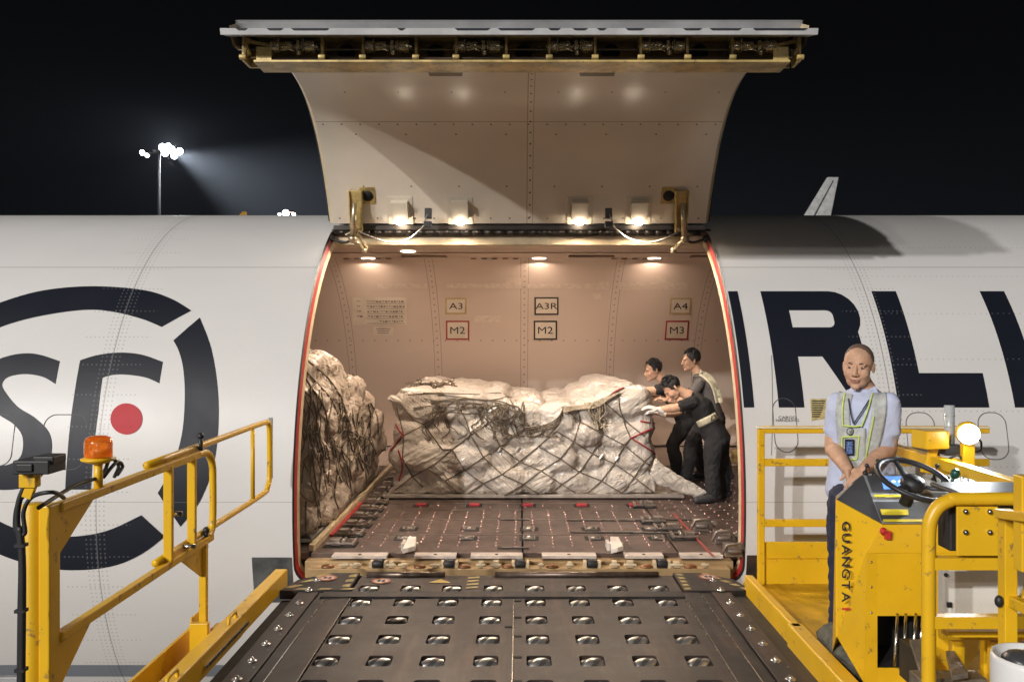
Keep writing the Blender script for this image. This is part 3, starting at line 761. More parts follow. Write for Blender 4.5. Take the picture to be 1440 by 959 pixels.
# outer skin of the door is the part, everything on it a sub-part
cen2 = Vector((6.1, 0.2))
def outp(i, d):
    a = dprof[max(i-1, 0)]; b = dprof[min(i+1, len(dprof)-1)]; t = (b-a).normalized(); n_ = Vector((-t.y, t.x)); n_ = n_ if n_.dot(dprof[i]-cen2) > 0 else -n_
    return dprof[i]+n_*d
ds = MB(); sec = [(outp(i, 0.16), outp(i, 0.145)) for i in range(len(dprof))]
lipo = Vector((5.00, 1.762)); lipi = Vector((5.01, 1.728))
O = [s_[0] for s_ in sec[:-3]]+[Vector((5.35, 1.865)), Vector((5.16, 1.808)), lipo]
I = [s_[1] for s_ in sec[:-3]]+[Vector((5.35, 1.845)), Vector((5.16, 1.768)), lipi]
for X0, X1 in ((-1.725, 1.725),):
    vs = [(X0, p.x, p.y) for p in O]+[(X1, p.x, p.y) for p in O]+[(X0, p.x, p.y) for p in I]+[(X1, p.x, p.y) for p in I]; n = len(O); fs = []
    for i in range(n-1):
        fs += [(i, i+1, n+i+1, n+i), (2*n+i, 3*n+i, 3*n+i+1, 2*n+i+1), (i, 2*n+i, 2*n+i+1, i+1), (n+i, n+i+1, 3*n+i+1, 3*n+i)]
    fs += [(n-1, 3*n-1, 4*n-1, 2*n-1), (0, n, 3*n, 2*n)]
    ds.add(vs, fs, False)
DOOR = build('cargo_door', ds, mat('door_white_paint', (0.5, 0.5, 0.5), 0.4, 0, 0.1), AC)
DOOR['label'] = 'raised cargo door with latches along its upper edge'
link('door_lining', me, door_mat(), DOOR)
# edge members (sides)
for sgn in (-1, 1):
    em = MB(); vs = []; n = len(dprof)
    for i, p in enumerate(dprof):
        q = outp(i, 0.14); vs += [(sgn*DW, p.x, p.y), (sgn*(DW+0.03), outp(i, 0.03).x, outp(i, 0.03).y), (sgn*(DW+0.035), q.x, q.y)]
    em.add(vs, [(3*i+k, 3*i+k+1, 3*i+k+4, 3*i+k+3) for i in range(n-1) for k in (0, 1)], True)
    build('door_side_edge', em, M_CREAM, DOOR)
    es = MB(); es.tube([(sgn*(DW+0.03), outp(i, 0.06).x, outp(i, 0.06).y) for i in range(n-5)], 0.018, 8); build('door_side_seal', es, M_BLACK, DOOR)
# latch beam at the free edge: z from 1.62 up to lip, Y~5.15-5.3
yb = 5.22
def lp_(px): return (px-CX)*yb/F
def lz(py): return (CY-py)*yb/F
bmh = MB(); bmh.box((-1.655, yb+0.10, lz(88)), (1.66, yb+0.12, lz(52)))
bmo = build('latch_beam', bmh, M_OLIVE, DOOR)
bb = MB(); bb.box((lp_(360), yb-0.05, lz(91.5)), (lp_(1108), yb+0.16, lz(88))); bb.box((lp_(360), yb-0.02, lz(54)), (lp_(1108), yb+0.12, lz(50.5)))
bb.box((lp_(350), yb+0.02, lz(80)), (lp_(1116), yb+0.035, lz(78)))
build('latch_beam_flange', bb, M_OLIVE, DOOR, 0.003)
sl_ = MB(); sl_.cylr((lp_(372), yb-0.01, lz(83.5)), (lp_(1100), yb-0.01, lz(83.5)), 0.012, 10); build('torque_tube', sl_, mat('dark_tube', (0.10, 0.075, 0.06), 0.35, 0.7), DOOR)
for px in (345, 455, 512, 586, 642, 712, 772, 836, 900, 965, 1028, 1122):
    ribm = MB(); ribm.box((lp_(px)-0.008, yb-0.04, lz(89)), (lp_(px)+0.008, yb+0.10, lz(53)))
    ribm.cylr((lp_(px)-0.02, yb-0.045, lz(84)), (lp_(px)+0.02, yb-0.045, lz(84)), 0.016, 10)
    build('beam_rib', ribm, M_OLIVE, DOOR, 0.002)
ft = MB(); 
for px in (483, 610, 737, 862, 988):
    m_ = MB(); m_.lathe([(0.052, 0), (0.052, 0.012), (0.044, 0.012), (0.044, 0.004)], (lp_(px), yb+0.10, lz(68)), (0,-1,0), 24); build('access_hole', m_, M_DARK, DOOR)
for px in (413, 545, 673, 803, 932, 1060):
    m_ = MB(); x = lp_(px); z = lz(66)
    m_.cylr((x-0.135, yb, z), (x-0.085, yb, z), 0.036, 18); m_.cylr((x+0.07, yb, z), (x+0.13, yb, z), 0.036, 18)
    m_.cylr((x-0.15, yb, z), (x+0.15, yb, z), 0.014, 12); m_.cylr((x-0.075, yb, z+0.004), (x-0.005, yb, z+0.004), 0.027, 16)
    m_.cbox((x+0.03, yb, z-0.004), (0.022, 0.05, 0.07)); m_.ball((x+0.035, yb-0.02, z-0.04), (0.016, 0.016, 0.02)); m_.cbox((x+0.055, yb-0.01, z), (0.008, 0.04, 0.05))
    m_.cbox((x-0.082, yb-0.01, z), (0.008, 0.05, 0.075)); m_.cbox((x+0.065, yb-0.01, z), (0.006, 0.05, 0.07))
    m_.tube([(x-0.07, yb-0.03, z-0.03), (x-0.02, yb-0.04, z-0.028), (x+0.01, yb-0.03, z-0.035)], 0.006)
    build('door_latch', m_, mat('latch_metal', (0.58, 0.50, 0.34), 0.27, 0.75, 0.2, 30), DOOR, 0.003)
for sgn, px in ((-1, 352), (1, 1117)):
    m_ = MB(); x = lp_(px); z0, z1 = lz(56), lz(79)
    m_.tube([(x, yb-0.02, z1), (x-sgn*-0.02, yb-0.02, (z0+z1)/2), (x, yb-0.02, z0)], 0.014); m_.tube([(x, yb-0.02, lz(60)), (x-sgn*0.12, yb-0.02, lz(66)), (x-sgn*0.22, yb-0.02, lz(64))], 0.012)
    m_.cbox((x-sgn*0.09, yb, lz(78)), (0.09, 0.06, 0.08)); m_.tube([(x+sgn*0.01, yb-0.03, z0), (x+sgn*0.02, yb-0.03, z1)], 0.01)
    build('edge_bracket', m_, M_OLIVE, DOOR)
# dark paint strokes continuing over the door's outer skin
lip = MB()
for a, b in ((335, 352), (378, 402), (412, 466), (560, 572), (640, 690), (700, 752), (770, 788), (804, 826), (838, 852), (878, 905), (958, 985), (995, 1040), (1055, 1132)):
    xa = (a-CX)*5.05/F; xb = (b-CX)*5.05/F
    lip.add([(xa, 4.997, 1.761), (xb, 4.997, 1.761), (xb-0.02, 4.999, 1.751), (xa+0.015, 4.999, 1.751)], [(0,1,2,3)])
lip2 = MB()
for v_ in lip.v: pass
# sit the strokes on the door skin: interpolate between lip and next section
o_ = build('door_lettering', lip, mat('door_dark_paint', (0.012, 0.015, 0.026), 0.4), DOOR)
# olive drain notches
for a, b in ((600, 652), (812, 866)):
    p0, n_, _ = doorpt(a, 93, 0.004); q = [doorpt(x, y, 0.01)[0] for x, y in ((a, 90), (b, 90), (b-2, 102), (a+4, 102))]
    m_ = MB(); m_.prism(q, n_*0.02); build('drain_notch', m_, mat('notch_primer', (0.12, 0.09, 0.035), 0.5), DOOR)
# lamps in the door
M_HOT = emis('hot_lamp_lens', (1.0, 0.86, 0.68), 55)
lampx = (563, 647, 815, 898)
for px in lampx:
    c, n_, up = doorpt(px, 296, 0.0); up = up if up.z > 0 else -up
    m_ = MB(); m_.loft([(c+n_*0.002, Vector((0.13,0,0)), up*0.135), (c+n_*0.008, Vector((0.13,0,0)), up*0.135)], 4)
    m_ = MB(); sx_ = Vector((1,0,0))
    def rect(mb, c, w, h, d, n0): mb.add([c+sx_*a*w+up*b*h+n_*(n0+k*d) for k in (0, 1) for a, b in ((-1,-1),(1,-1),(1,1),(-1,1))], [(0,1,2,3),(4,7,6,5),(0,4,5,1),(1,5,6,2),(2,6,7,3),(3,7,4,0)], False)
    rect(m_, c, 0.115, 0.135, 0.006, 0.001)
    rect(m_, c+up*0.015, 0.075, 0.085, 0.06, 0.007)
    pl = build('lamp_housing', m_, mat('housing_paint', (0.62, 0.55, 0.44), 0.35, 0, 0.05), DOOR, 0.02, seg=3)
    lens, _, _ = doorpt(px, 308, 0.075)
    m_ = MB(); m_.ball(lens, (0.042, 0.02, 0.026), 20, 12); build('door_lamp', m_, M_HOT, DOOR)
    ld = bpy.data.lights.new('door_lamp_light', 'SPOT'); ld.energy = 72; ld.color = (1.0, 0.80, 0.60); ld.spot_size = math.radians(165); ld.spot_blend = 0.5; ld.shadow_soft_size = 0.05
    lo = bpy.data.objects.new('door_lamp_light', ld); COL.objects.link(lo); lo.location = lens+n_*0.07+Vector((0,0,-0.02))
    lo.rotation_euler = Vector((0, -0.22, -1)).to_track_quat('-Z', 'Y').to_euler()
# round vents
for px in (517, 940):
    c, n_, up = doorpt(px, 275, 0.002); m_ = MB(); m_.mi = 0
    m_.cbox(c, (0.13, 0.012, 0.16), Matrix((Vector((1,0,0)), n_, up)).transposed()); m_.mi = 1; m_.lathe([(0.05, 0.008), (0.05, 0.012)], c, n_, 20)
    build('door_vent', m_, [M_OLIVE, M_DARK], DOOR)
# hinge arms with gussets, actuators and cables
for sgn, px in ((-1, 500), (1, 959)):
    c0 = doorpt(px, 266, 0.03)[0]; c1 = doorpt(px+sgn*-2, 322, 0.05)[0]; m_ = MB()
    m_.bar(c0, c1, 0.11, 0.03, (0,-1,0.4)); m_.bar(c0+Vector((-0.055,0,0)), c1+Vector((-0.045,-0.02,-0.02)), 0.012, 0.06, (0,-1,0.4)); m_.bar(c0+Vector((0.055,0,0)), c1+Vector((0.045,-0.02,-0.02)), 0.012, 0.06, (0,-1,0.4))
    build('hinge_bracket', m_, M_OLIVE, DOOR, 0.004)
    m_ = MB(); a = c0+Vector((0.0,-0.05,-0.12)); b = P(px+sgn*4, 336, 7.72); cc = P(px-sgn*12, 352, 7.86)
    m_.tube([a, b], [0.02, 0.028], 12); m_.tube([b, cc], [0.026, 0.018], 12); m_.ball(b, 0.04); m_.ball(cc, 0.03)
    m_.bar(b+Vector((0.04,0,0.05)), cc+Vector((0.03,0,0.02)), 0.015, 0.03); m_.tube([P(px-sgn*6, 322, 7.7), P(px+sgn*14, 330, 7.75), b], 0.012)
    build('door_actuator', m_, mat('actuator_metal', (0.50, 0.42, 0.27), 0.3, 0.6, 0.2), DOOR)
    m_ = MB(); e0 = P(px+sgn*-102 if False else (602 if sgn < 0 else 856), 300, 7.62)
    pts = [e0, e0+Vector((sgn*0.03,-0.02,-0.08)), P((596 if sgn < 0 else 862), 318, 7.68), P((575 if sgn < 0 else 885), 336, 7.75), P((550 if sgn < 0 else 915), 341, 7.76), P((525 if sgn < 0 else 938), 334, 7.74), P(px+sgn*-6, 326, 7.72)]
    m_.tube([Vector(p) for p in [tuple(q) for q in smooth_px([tuple(p) for p in pts], 5)]], 0.0075, 8); build('door_cable', m_, mat('braided_cable', (0.30, 0.28, 0.25), 0.35, 0.5), DOOR)
    m_ = MB(); m_.cbox(e0+Vector((0,0.02,0)), (0.06, 0.06, 0.09)); m_.cbox(e0+Vector((0.0,-0.01,-0.10)), (0.07, 0.05, 0.05)); build('cable_connector', m_, [M_BLACK], DOOR, 0.004)
    m_ = MB(); m_.tube(smooth_px([tuple(P(px, 333, 7.72)), tuple(P(px+sgn*14, 341, 7.75)), tuple(P(px+sgn*34, 336, 7.8))], 5), 0.012, 8); m_.ball(P(px+sgn*34, 336, 7.8), 0.035)
    build('hydraulic_hose', m_, M_BLACK, DOOR)
# ------------------------------------------------------------------ far wing with its upturned tip
wg = MB(); 
def wsec(X, Y, Z, ch, t, lean=0): return [(X+ch*a, Y+lean*b*t, Z+b*t) for a, b in ((0,0),(0.2,0.5),(0.6,0.4),(1,0),(0.6,-0.3),(0.2,-0.35))]
a = [(X, Y, Z) for X, Y, Z in wsec(4.0, YC+1.5, -2.6, 6, 0.7)]; b = [(X, Y, Z) for X, Y, Z in wsec(8.2, 27.0, 2.0, 2.2, 0.2)]
wg.add(a+b, [(i, (i+1) % 6, 6+(i+1) % 6, 6+i) for i in range(6)]+[(0,1,2,3,4,5), (11,10,9,8,7,6)], True)
wo = build('wing', wg, M_SKIN, AC)
wl_ = MB(); Yw = 27.0
q = [P(1122, 318, Yw), P(1166, 318, Yw), P(1180, 249, Yw+0.8), P(1164, 249, Yw+0.8)]
wl_.prism(q, (0, 0.12, 0)); 
build('winglet', wl_, mat('winglet_paint', (0.75, 0.75, 0.74), 0.4), wo, 0.03)
wl2 = MB(); q = [P(1136, 318, Yw-0.02), P(1138, 318, Yw-0.02), P(1172, 254, Yw+0.72), P(1171, 254, Yw+0.72)]; wl2.prism(q, (0, -0.02, 0)); build('winglet_edge_line', wl2, M_LINE, wo)
# ================================================================== netted pallets
def film_mat(name, col, dark):
    """stretched plastic film: long soft folds pulled in two directions, thin sharp creases, glossy"""
    t = NT(name)
    def folds(rot, sc, f): return t.noise(f, 3, t.map(t.map(t.obj(), (1, 1, 1), rot), sc), 0.5, 0.6)
    a = folds((0, 0.55, 0.1), (1.2, 2, 9), 1.9); b = folds((0, -0.75, 0.2), (1.2, 2, 9), 2.1); c = folds((0.2, 1.45, 0), (1.3, 2, 8), 2.0)
    ms = t.ramp(t.noise(2.3, 2), 0.42, 0.58); mt = t.ramp(t.noise(1.9, 2, t.map(t.obj(), (1, 1, 1), (1, 2, 3))), 0.5, 0.62)
    mixv = t.m('ADD', t.m('MULTIPLY', a, ms), t.m('MULTIPLY', b, t.m('SUBTRACT', 1.0, ms)))
    h = t.m('ADD', t.m('MULTIPLY', mixv, t.m('SUBTRACT', 1.0, t.m('MULTIPLY', mt, 0.7))), t.m('MULTIPLY', c, t.m('MULTIPLY', mt, 0.7)))
    cr = t.m('ABSOLUTE', t.m('SUBTRACT', h, 0.46)); line = t.m('LESS_THAN', cr, 0.008)
    v = t.noise(3.0, 3)
    col_ = t.mix(t.ramp(v, 0.35, 0.7), dark, col); col_ = t.mix(t.m('MULTIPLY', line, 0.25), col_, tuple(q*1.25 for q in col))
    t.set(Base_Color=col_, Roughness=t.m('MULTIPLY_ADD', v, 0.2, 0.25), Coat_Weight=0.35, Coat_Roughness=0.12)
    t.bump(t.m('ADD', t.m('MULTIPLY', h, 2.2), t.m('MULTIPLY', t.m('MINIMUM', cr, 0.04), -3.0)), 0.7, 0.04); return t.mat
M_FILM = film_mat('wrinkled_white_plastic', (0.55, 0.495, 0.435), (0.44, 0.385, 0.33))
M_FILM2 = film_mat('wrinkled_tan_plastic', (0.47, 0.395, 0.325), (0.34, 0.27, 0.21))
M_ROPE = mat('net_cord', (0.15, 0.115, 0.08), 0.8, 0, 0.25, 40)
M_ROPEW = mat('pale_net_rope', (0.34, 0.28, 0.20), 0.8, 0, 0.25, 40)
M_STRAP = mat('red_webbing', (0.30, 0.025, 0.028), 0.6)
M_FIT2 = mat('net_hook', (0.6, 0.56, 0.5), 0.3, 0.8)
def sack(mb, c, r3, seed, flat=0.5):
    c = Vector(c); M = Matrix.Rotation(random.uniform(-.25, .25), 3, 'Y') @ Matrix.Rotation(random.uniform(-.15, .15), 3, 'Z')
    n, m = 22, 14; vs = []; fs = []
    for i in range(1, m):
        ph = math.pi*i/m
        for k in range(n):
            a = 2*math.pi*k/n; d = Vector((math.sin(ph)*math.cos(a), math.sin(ph)*math.sin(a), math.cos(ph)))
            q = Vector([math.copysign(abs(x)**flat, x) for x in d])
            v = Vector((q.x*r3[0], q.y*r3[1], q.z*r3[2]))*(1+0.10*mnoise.noise(d*2.3+Vector((seed*3.1,0,0)))+0.03*mnoise.noise(d*7+Vector((0,seed,0))))
            vs.append(c+M @ v)
    vs += [c+M @ Vector((0,0,r3[2])), c+M @ Vector((0,0,-r3[2]))]; T = len(vs)-2
    for i in range(m-2):
        for k in range(n): fs.append((i*n+k, (i+1)*n+k, (i+1)*n+(k+1) % n, i*n+(k+1) % n))
    for k in range(n): fs.append((T, k, (k+1) % n)); fs.append((T+1, (m-2)*n+(k+1) % n, (m-2)*n+k))
    mb.add(vs, fs, True)
def interp(tab, x):
    for (a, b), (c, d) in zip(tab, tab[1:]):
        if x <= c: return b+(d-b)*max(0, min(1, (x-a)/(c-a)))
    return tab[-1][1]
def displaced(me, amp, freq, seed=0, stretch=(1,1,1)):
    me.update(); ns = [v.normal.copy() for v in me.vertices]
    for v, n_ in zip(me.vertices, ns):
        p = Vector((v.co.x*stretch[0], v.co.y*stretch[1], v.co.z*stretch[2]))
        q = mnoise.noise(p*freq+Vector((seed,0,0))); r_ = mnoise.noise(p*freq*2.7+Vector((0,seed,0)))
        v.co += n_*(amp*q-amp*0.9*abs(r_)+amp*0.25*mnoise.noise(p*freq*6))
    me.update(); return me
# ---- centre pallet: top outline in photograph points at its front face (Y = 8.86)
random.seed(11)
YF = 8.86
top = [(541, 590), (548, 574), (556, 568), (566, 556), (575, 548), (600, 545), (625, 548), (660, 551), (700, 556), (730, 565), (760, 569), (785, 569), (800, 560), (830, 557), (850, 549), (880, 544), (900, 548), (915, 560), (922, 585), (927, 620)]
topX = [((a-CX)*YF/F, (CY-b)*YF/F) for a, b in top]
mb = MB()
base = FLOOR+0.05
core = []
nx = 24
for i in range(nx+1):
    x = -1.24+2.56*i/nx; core.append((x, interp(topX, x)-0.13))
mb.prism([(x, YF+0.14, z) for x, z in core]+[(1.32, YF+0.14, base+0.02), (-1.24, YF+0.14, base+0.02)], (0, 1.95, 0))
k = 0
for row, zz in enumerate((base+0.12, base+0.36, base+0.60, base+0.84, base+1.03)):
    x = -1.27+(0.1 if row % 2 else 0)
    while x < 1.33:
        w = random.uniform(0.17, 0.27); zt = interp(topX, x+w*0.8)
        if zz-0.03 < zt:
            h = min(random.uniform(0.14, 0.18), max(0.07, (zt-zz+0.14)))
            zc_ = min(zz, zt-h*0.86)
            for yy in (YF+0.16, YF+0.62, YF+1.1, YF+1.55, YF+1.9):
                if yy > YF+0.3 and (row < 2 or zt-zz > 0.28): continue
                xx = min(x+w*0.8, 1.20)
                sack(mb, (xx, yy+random.uniform(-.04, .04), zc_ if yy < YF+0.3 else zt-h*0.86+random.uniform(-.04, .03)), (w*0.98, 0.2 if yy < YF+0.3 else 0.27, h*0.98), k, random.uniform(0.62, 0.82)); k += 1
        x += w*1.62
# lower flat boxes under film, end bundles
mb.box((-1.30, YF+0.02, base), (1.40, YF+1.95, base+0.18))
c = P(618, 640, YF); sack(mb, (c.x-0.02, YF+0.10, c.z), (0.19, 0.16, 0.14), 91, 0.8)
c = P(570, 640, YF); sack(mb, (c.x, YF+0.10, c.z), (0.19, 0.18, 0.16), 92, 0.8)
c = P(888, 566, YF); sack(mb, (c.x, YF+0.16, c.z-0.01), (0.235, 0.24, 0.17), 93, 0.85)
c = P(905, 640, YF); sack(mb, (c.x-0.03, YF+0.16, c.z), (0.17, 0.2, 0.16), 94, 0.75)
c = P(908, 600, YF); sack(mb, (c.x-0.02, YF+0.2, c.z), (0.14, 0.2, 0.14), 95, 0.7)
cm_ = remesh(mb, 0.017, 4)
cm_ = displaced(cm_, 0.016, 5.0, 3, (1, 1, 1.5)); cm_ = displaced(cm_, 0.004, 12, 5, (0.7, 1, 1.3))
PAL = empty('netted_pallet', (0.05, 9.9, FLOOR), 'white plastic wrapped cargo under a rope net, sagging in the middle, pushed by three workers', 'cargo pallet')
cargo = link('wrapped_cargo', cm_, M_FILM, PAL)
bvh = BVHTree.FromPolygons([v.co[:] for v in cm_.vertices], [tuple(p.vertices) for p in cm_.polygons])
def pallet(name, x0, x1, y0, y1, parent):
    m_ = MB(); m_.box((x0, y0, FLOOR+0.012), (x1, y1, FLOOR+0.045)); m_.box((x0-0.02, y0-0.02, FLOOR+0.016), (x1+0.02, y0+0.03, FLOOR+0.05)); 
    return build(name, m_, mat('pallet_aluminium', (0.50, 0.44, 0.38), 0.4, 0.6, 0.15, 12), parent, 0.004)
pallet('pallet_base', -1.36, 1.66, YF-0.02, YF+2.1, PAL)
def netcast(bv, axisY, axisZ, x, ang, off=0.014, rad=2.2):
    """ray toward a line along X; ang 0 = from the camera side, 90 = from above"""
    d = Vector((0, -math.cos(ang), math.sin(ang))); o = Vector((x, axisY, axisZ))+d*rad
    h = bv.ray_cast(o, -d, rad)
    return (h[0]+d*off) if h[0] is not None else None
def netpath(bv, pts, r, mb, axis, off=0.014, sag=0):
    """pts in (x, angle)"""
    cur = []
    fine = []
    for (a, b), (c, d) in zip(pts, pts[1:]):
        n_ = max(2, int(math.hypot((c-a), (d-b)*1.0)/0.03))
        for i in range(n_): fine.append((a+(c-a)*i/n_, b+(d-b)*i/n_))
    fine.append(pts[-1])
    for x, an in fine:
        h = netcast(bv, axis[0], axis[1], x, an, off)
        if h is None:
            if len(cur) > 2: mb.tube(smooth_line(cur), r, 6)
            cur = []
        else: cur.append(h)
    if len(cur) > 2: mb.tube(smooth_line(cur), r, 6)
def smooth_line(c, it=2):
    # pulled tight: never sinks inside the bags much
    c = [q.copy() for q in c]
    for _ in range(it):
        d = [c[0]]+[(c[i-1]+c[i]*2+c[i+1])/4 for i in range(1, len(c)-1)]+[c[-1]]; c = d
    return c
# ropes drawn straight as seen on the front, wrapped where they meet the bags
def raycam(bv, px, py, off=0.014):
    d = P(px, py, 1.0).normalized(); h = bv.ray_cast(Vector((0, 0, 0))+d*4, d, 12)
    return (h[0]-d*off) if h[0] is not None else None
def rope_px(bv, pts, r, mb, off=0.012, it=2, wob=0.0):
    cur = []
    sp = smooth_px(pts, 4) if len(pts) > 2 else pts
    for (a, b), (c, d) in zip(sp, sp[1:]):
        n_ = max(2, int(math.hypot(c-a, d-b)/4))
        for i in range(n_):
            h = raycam(bv, a+(c-a)*i/n_, b+(d-b)*i/n_, off)
            if h is not None and (not cur or (h-cur[-1]).length < 0.3): cur.append(h)
            else:
                if len(cur) > 2: mb.tube(smooth_line(cur, it), r, 6)
                cur = [h] if h is not None else []
    h = raycam(bv, *sp[-1], off)
    if h is not None and cur and (h-cur[-1]).length < 0.3: cur.append(h)
    if len(cur) > 2: mb.tube(smooth_line(cur, it), r, 6)
net = MB()
CHAINS = [
 [(558, 572), (568, 612), (566, 645), (580, 670), (595, 685)], [(563, 568), (582, 590), (597, 597), (622, 632), (636, 632)], [(636, 632), (653, 661), (679, 680), (706, 699)], [(640, 562), (655, 590), (662, 612), (680, 643), (706, 667), (736, 681), (765, 699)],
 [(662, 566), (688, 594), (703, 628), (731, 649), (761, 662), (790, 681), (819, 699)], [(603, 660), (626, 676), (651, 699)], [(757, 628), (788, 645), (815, 664), (846, 676), (880, 697)],
 [(782, 606), (807, 621), (833, 638), (864, 652), (892, 671), (925, 697)], [(790, 572), (816, 593), (848, 610), (878, 626), (906, 649), (928, 664)], [(870, 550), (871, 572), (880, 600), (887, 616)], [(851, 566), (887, 598), (925, 628)],
 [(626, 676), (653, 661), (680, 643), (703, 628), (735, 604)], [(580, 670), (612, 652), (636, 632), (662, 612), (688, 594), (716, 575)], [(651, 699), (679, 680), (706, 667), (731, 649), (757, 628)],
 [(568, 612), (597, 597), (625, 574), (642, 561)], [(554, 690), (580, 670)], [(706, 699), (736, 681), (761, 662), (788, 645), (807, 621), (816, 593), (812, 570)], [(765, 699), (790, 681), (815, 664), (833, 638), (848, 610), (852, 590)],
 [(819, 699), (846, 676), (864, 652), (878, 626), (887, 616)], [(870, 699), (892, 671), (906, 649), (922, 634)], [(605, 591), (662, 566)], [(550, 634), (568, 612)], [(757, 628), (782, 606)]]
for s_ in CHAINS:
    for a_, b_ in zip(s_, s_[1:]): rope_px(bvh, [a_, b_], 0.0072, net, 0.010, 3)
random.seed(5)
# slack bunches near the top
for cx_, cy_, w, h, n_ in ((655, 590, 45, 28, 16), (715, 590, 22, 26, 14), (752, 603, 38, 10, 8)):
    for i in range(n_):
        p0 = (cx_+random.uniform(-w, w), cy_-random.uniform(0.6, 1)*h); ps = [p0]
        for k in range(4): ps.append((ps[-1][0]+random.uniform(-14, 14), min(cy_+h, ps[-1][1]+random.uniform(4, 18))))
        rope_px(bvh, ps, 0.0055, net, random.uniform(0.008, 0.035), 1)
for k in range(9):
    y0 = 553+k*3; rope_px(bvh, [(570+random.uniform(0, 40), y0+random.uniform(-4, 6)), (620+random.uniform(-20, 20), y0+random.uniform(-6, 10)), (670+random.uniform(-20, 20), y0+random.uniform(-4, 12)), (712+random.uniform(-10, 15), y0+random.uniform(0, 16)), (738, 600-k*2+random.uniform(-8, 8))], 0.0055, net, 0.015)
for k in range(4): rope_px(bvh, [(738, 610-k*3), (765, 604-k*2), (783, 598-k*3), (792, 578-k)], 0.0075, net, 0.02+k*.006)
build('cargo_net', net, M_ROPE, PAL)
nt2 = MB()
for k in range(12):
    x = 826+k*2.2; rope_px(bvh, [(x+random.uniform(-4, 4), 566), (x+random.uniform(-8, 6), 578), (840+random.uniform(-8, 12), 592), (846+random.uniform(-6, 9), 606+random.uniform(-8, 3))], 0.008, nt2, random.uniform(0.015, 0.05), 1)
for k in range(5): rope_px(bvh, [(792, 572+k*2), (815, 571+k), (838, 565+k*2), (858, 556+k), (872, 552)], 0.0085, nt2, 0.02+k*0.006)
build('net_rope_bunch', nt2, M_ROPEW, PAL)
for s_ in ([(858, 556), (866, 550), (877, 545)], [(900, 592), (924, 596)], [(887, 616), (905, 608), (924, 600)], [(887, 616), (905, 627), (920, 637), (929, 649)], [(928, 663), (938, 663)], [(551, 572), (558, 600), (568, 612)], [(549, 634), (566, 611)], [(560, 632), (566, 655), (561, 676)]):
    sx2 = MB(); rope_px(bvh, s_, 0.009, sx2, 0.02)
    if sx2.v: build('red_strap', sx2, M_STRAP, PAL)
# tangle of netting on top left, with slab
m_ = MB()
for i in range(110):
    a = Vector((-1.12+random.uniform(0, 0.42), YF+0.2+random.uniform(0, 0.35), (CY-548)*YF/F+random.uniform(-0.03, 0.035))); pts = [a]
    for k in range(3): pts.append(pts[-1]+Vector((random.uniform(-.09, .09), random.uniform(-.08, .08), random.uniform(-.03, .03))))
    m_.tube([tuple(q) for q in smooth_px([tuple(q) for q in pts], 3)], 0.0055, 5)
build('net_bundle', m_, M_ROPE, PAL)
m_ = MB(); c = P(576, 551, YF+0.15); sack(m_, c, (0.10, 0.12, 0.032), 5, 0.45); c = P(640, 549, YF+0.3); sack(m_, c, (0.18, 0.14, 0.035), 6, 0.5)
c = P(572, 564, YF+0.12); sack(m_, c+Vector((-0.03,0,-0.0)), (0.16, 0.14, 0.035), 8, 0.6)
build('foam_slab', m_, M_FILM, PAL)
# hooks on the net, loose film tail trailing to the worker's foot
for px, py in ((846, 642), (868, 645), (728, 632), (703, 632)):
    h = raycam(bvh, px, py, 0.02)
    if h: m_ = MB(); m_.cbox(h, (0.025, 0.02, 0.06), Matrix.Rotation(0.6, 3, 'Y')); build('net_hook', m_, M_FIT2, PAL, 0.006)
m_ = MB(); secs = []
for t, px, py, w in ((0, 918, 655, 0.10), (0.2, 930, 668, 0.12), (0.45, 950, 678, 0.10), (0.7, 972, 688, 0.08), (1, 995, 698, 0.055)):
    c = P(px, py, 8.72); secs.append((c, Vector((w*0.3, 0, w*0.8)), Vector((0, 0.035, 0.01))))
m_.loft(secs, 20); tm = remesh(m_, 0.014, 1); tm = displaced(tm, 0.012, 9, 2, (0.6, 1, 2)); link('film_tail', tm, M_FILM, PAL)
m_ = MB(); m_.box((P(850,0,YF).x, YF-0.005, base+0.01), (P(905,0,YF).x, YF+0.03, base+0.14)); m_.box((P(690,0,YF).x, YF-0.005, base+0.01), (P(742,0,YF).x, YF+0.03, base+0.13)); 
# ---- left load, seen along its side
random.seed(21)
LOAD = empty('netted_pallet', (-2.9, 8.6, FLOOR), 'tall tan cargo stack under a dark tangled net, at the left edge of the doorway', 'cargo pallet')
mb = MB(); ltop = [(6.8, -0.16), (7.6, -0.20), (8.4, -0.36), (9.0, -0.56), (9.6, -0.86), (10.3, -1.2)]
lp2 = [(y, interp(ltop, y)-0.12) for y in [6.92+0.17*i for i in range(19)]]
mb.prism([(-1.86, max(y, 7.1), z) for y, z in lp2]+[(-1.86, lp2[-1][0], base), (-1.86, 7.1, base)], (-2.3, 0, 0))
k = 200
for zz in [base+0.14+0.24*i for i in range(7)]:
    y = 6.9
    while y < 10.0:
        h = random.uniform(0.14, 0.19); w = random.uniform(0.18, 0.28); zt = interp(ltop, y)
        if zz < zt+0.05:
            bul = 0.10*math.sin(max(0, min(1, (zz-base)/1.4))*math.pi)
            sack(mb, (-1.83+bul*0.6+random.uniform(-.04, .05), y+w*0.7, min(zz, zt-h*0.7)), (0.19, w*1.05, h), k, random.uniform(0.55, 0.8)); k += 1
        y += w*1.4
for y in [7.45+0.32*i for i in range(8)]:
    for x in (-2.2, -2.7, -3.3): sack(mb, (x, y, interp(ltop, y)-0.1+random.uniform(-.03, .05)), (0.32, 0.24, 0.15), k, 0.6); k += 1
lm_ = remesh(mb, 0.020, 3); lm_ = displaced(lm_, 0.040, 4.2, 8, (1, 1, 0.7)); lm_ = displaced(lm_, 0.010, 11, 5, (1, 1.5, 0.5))
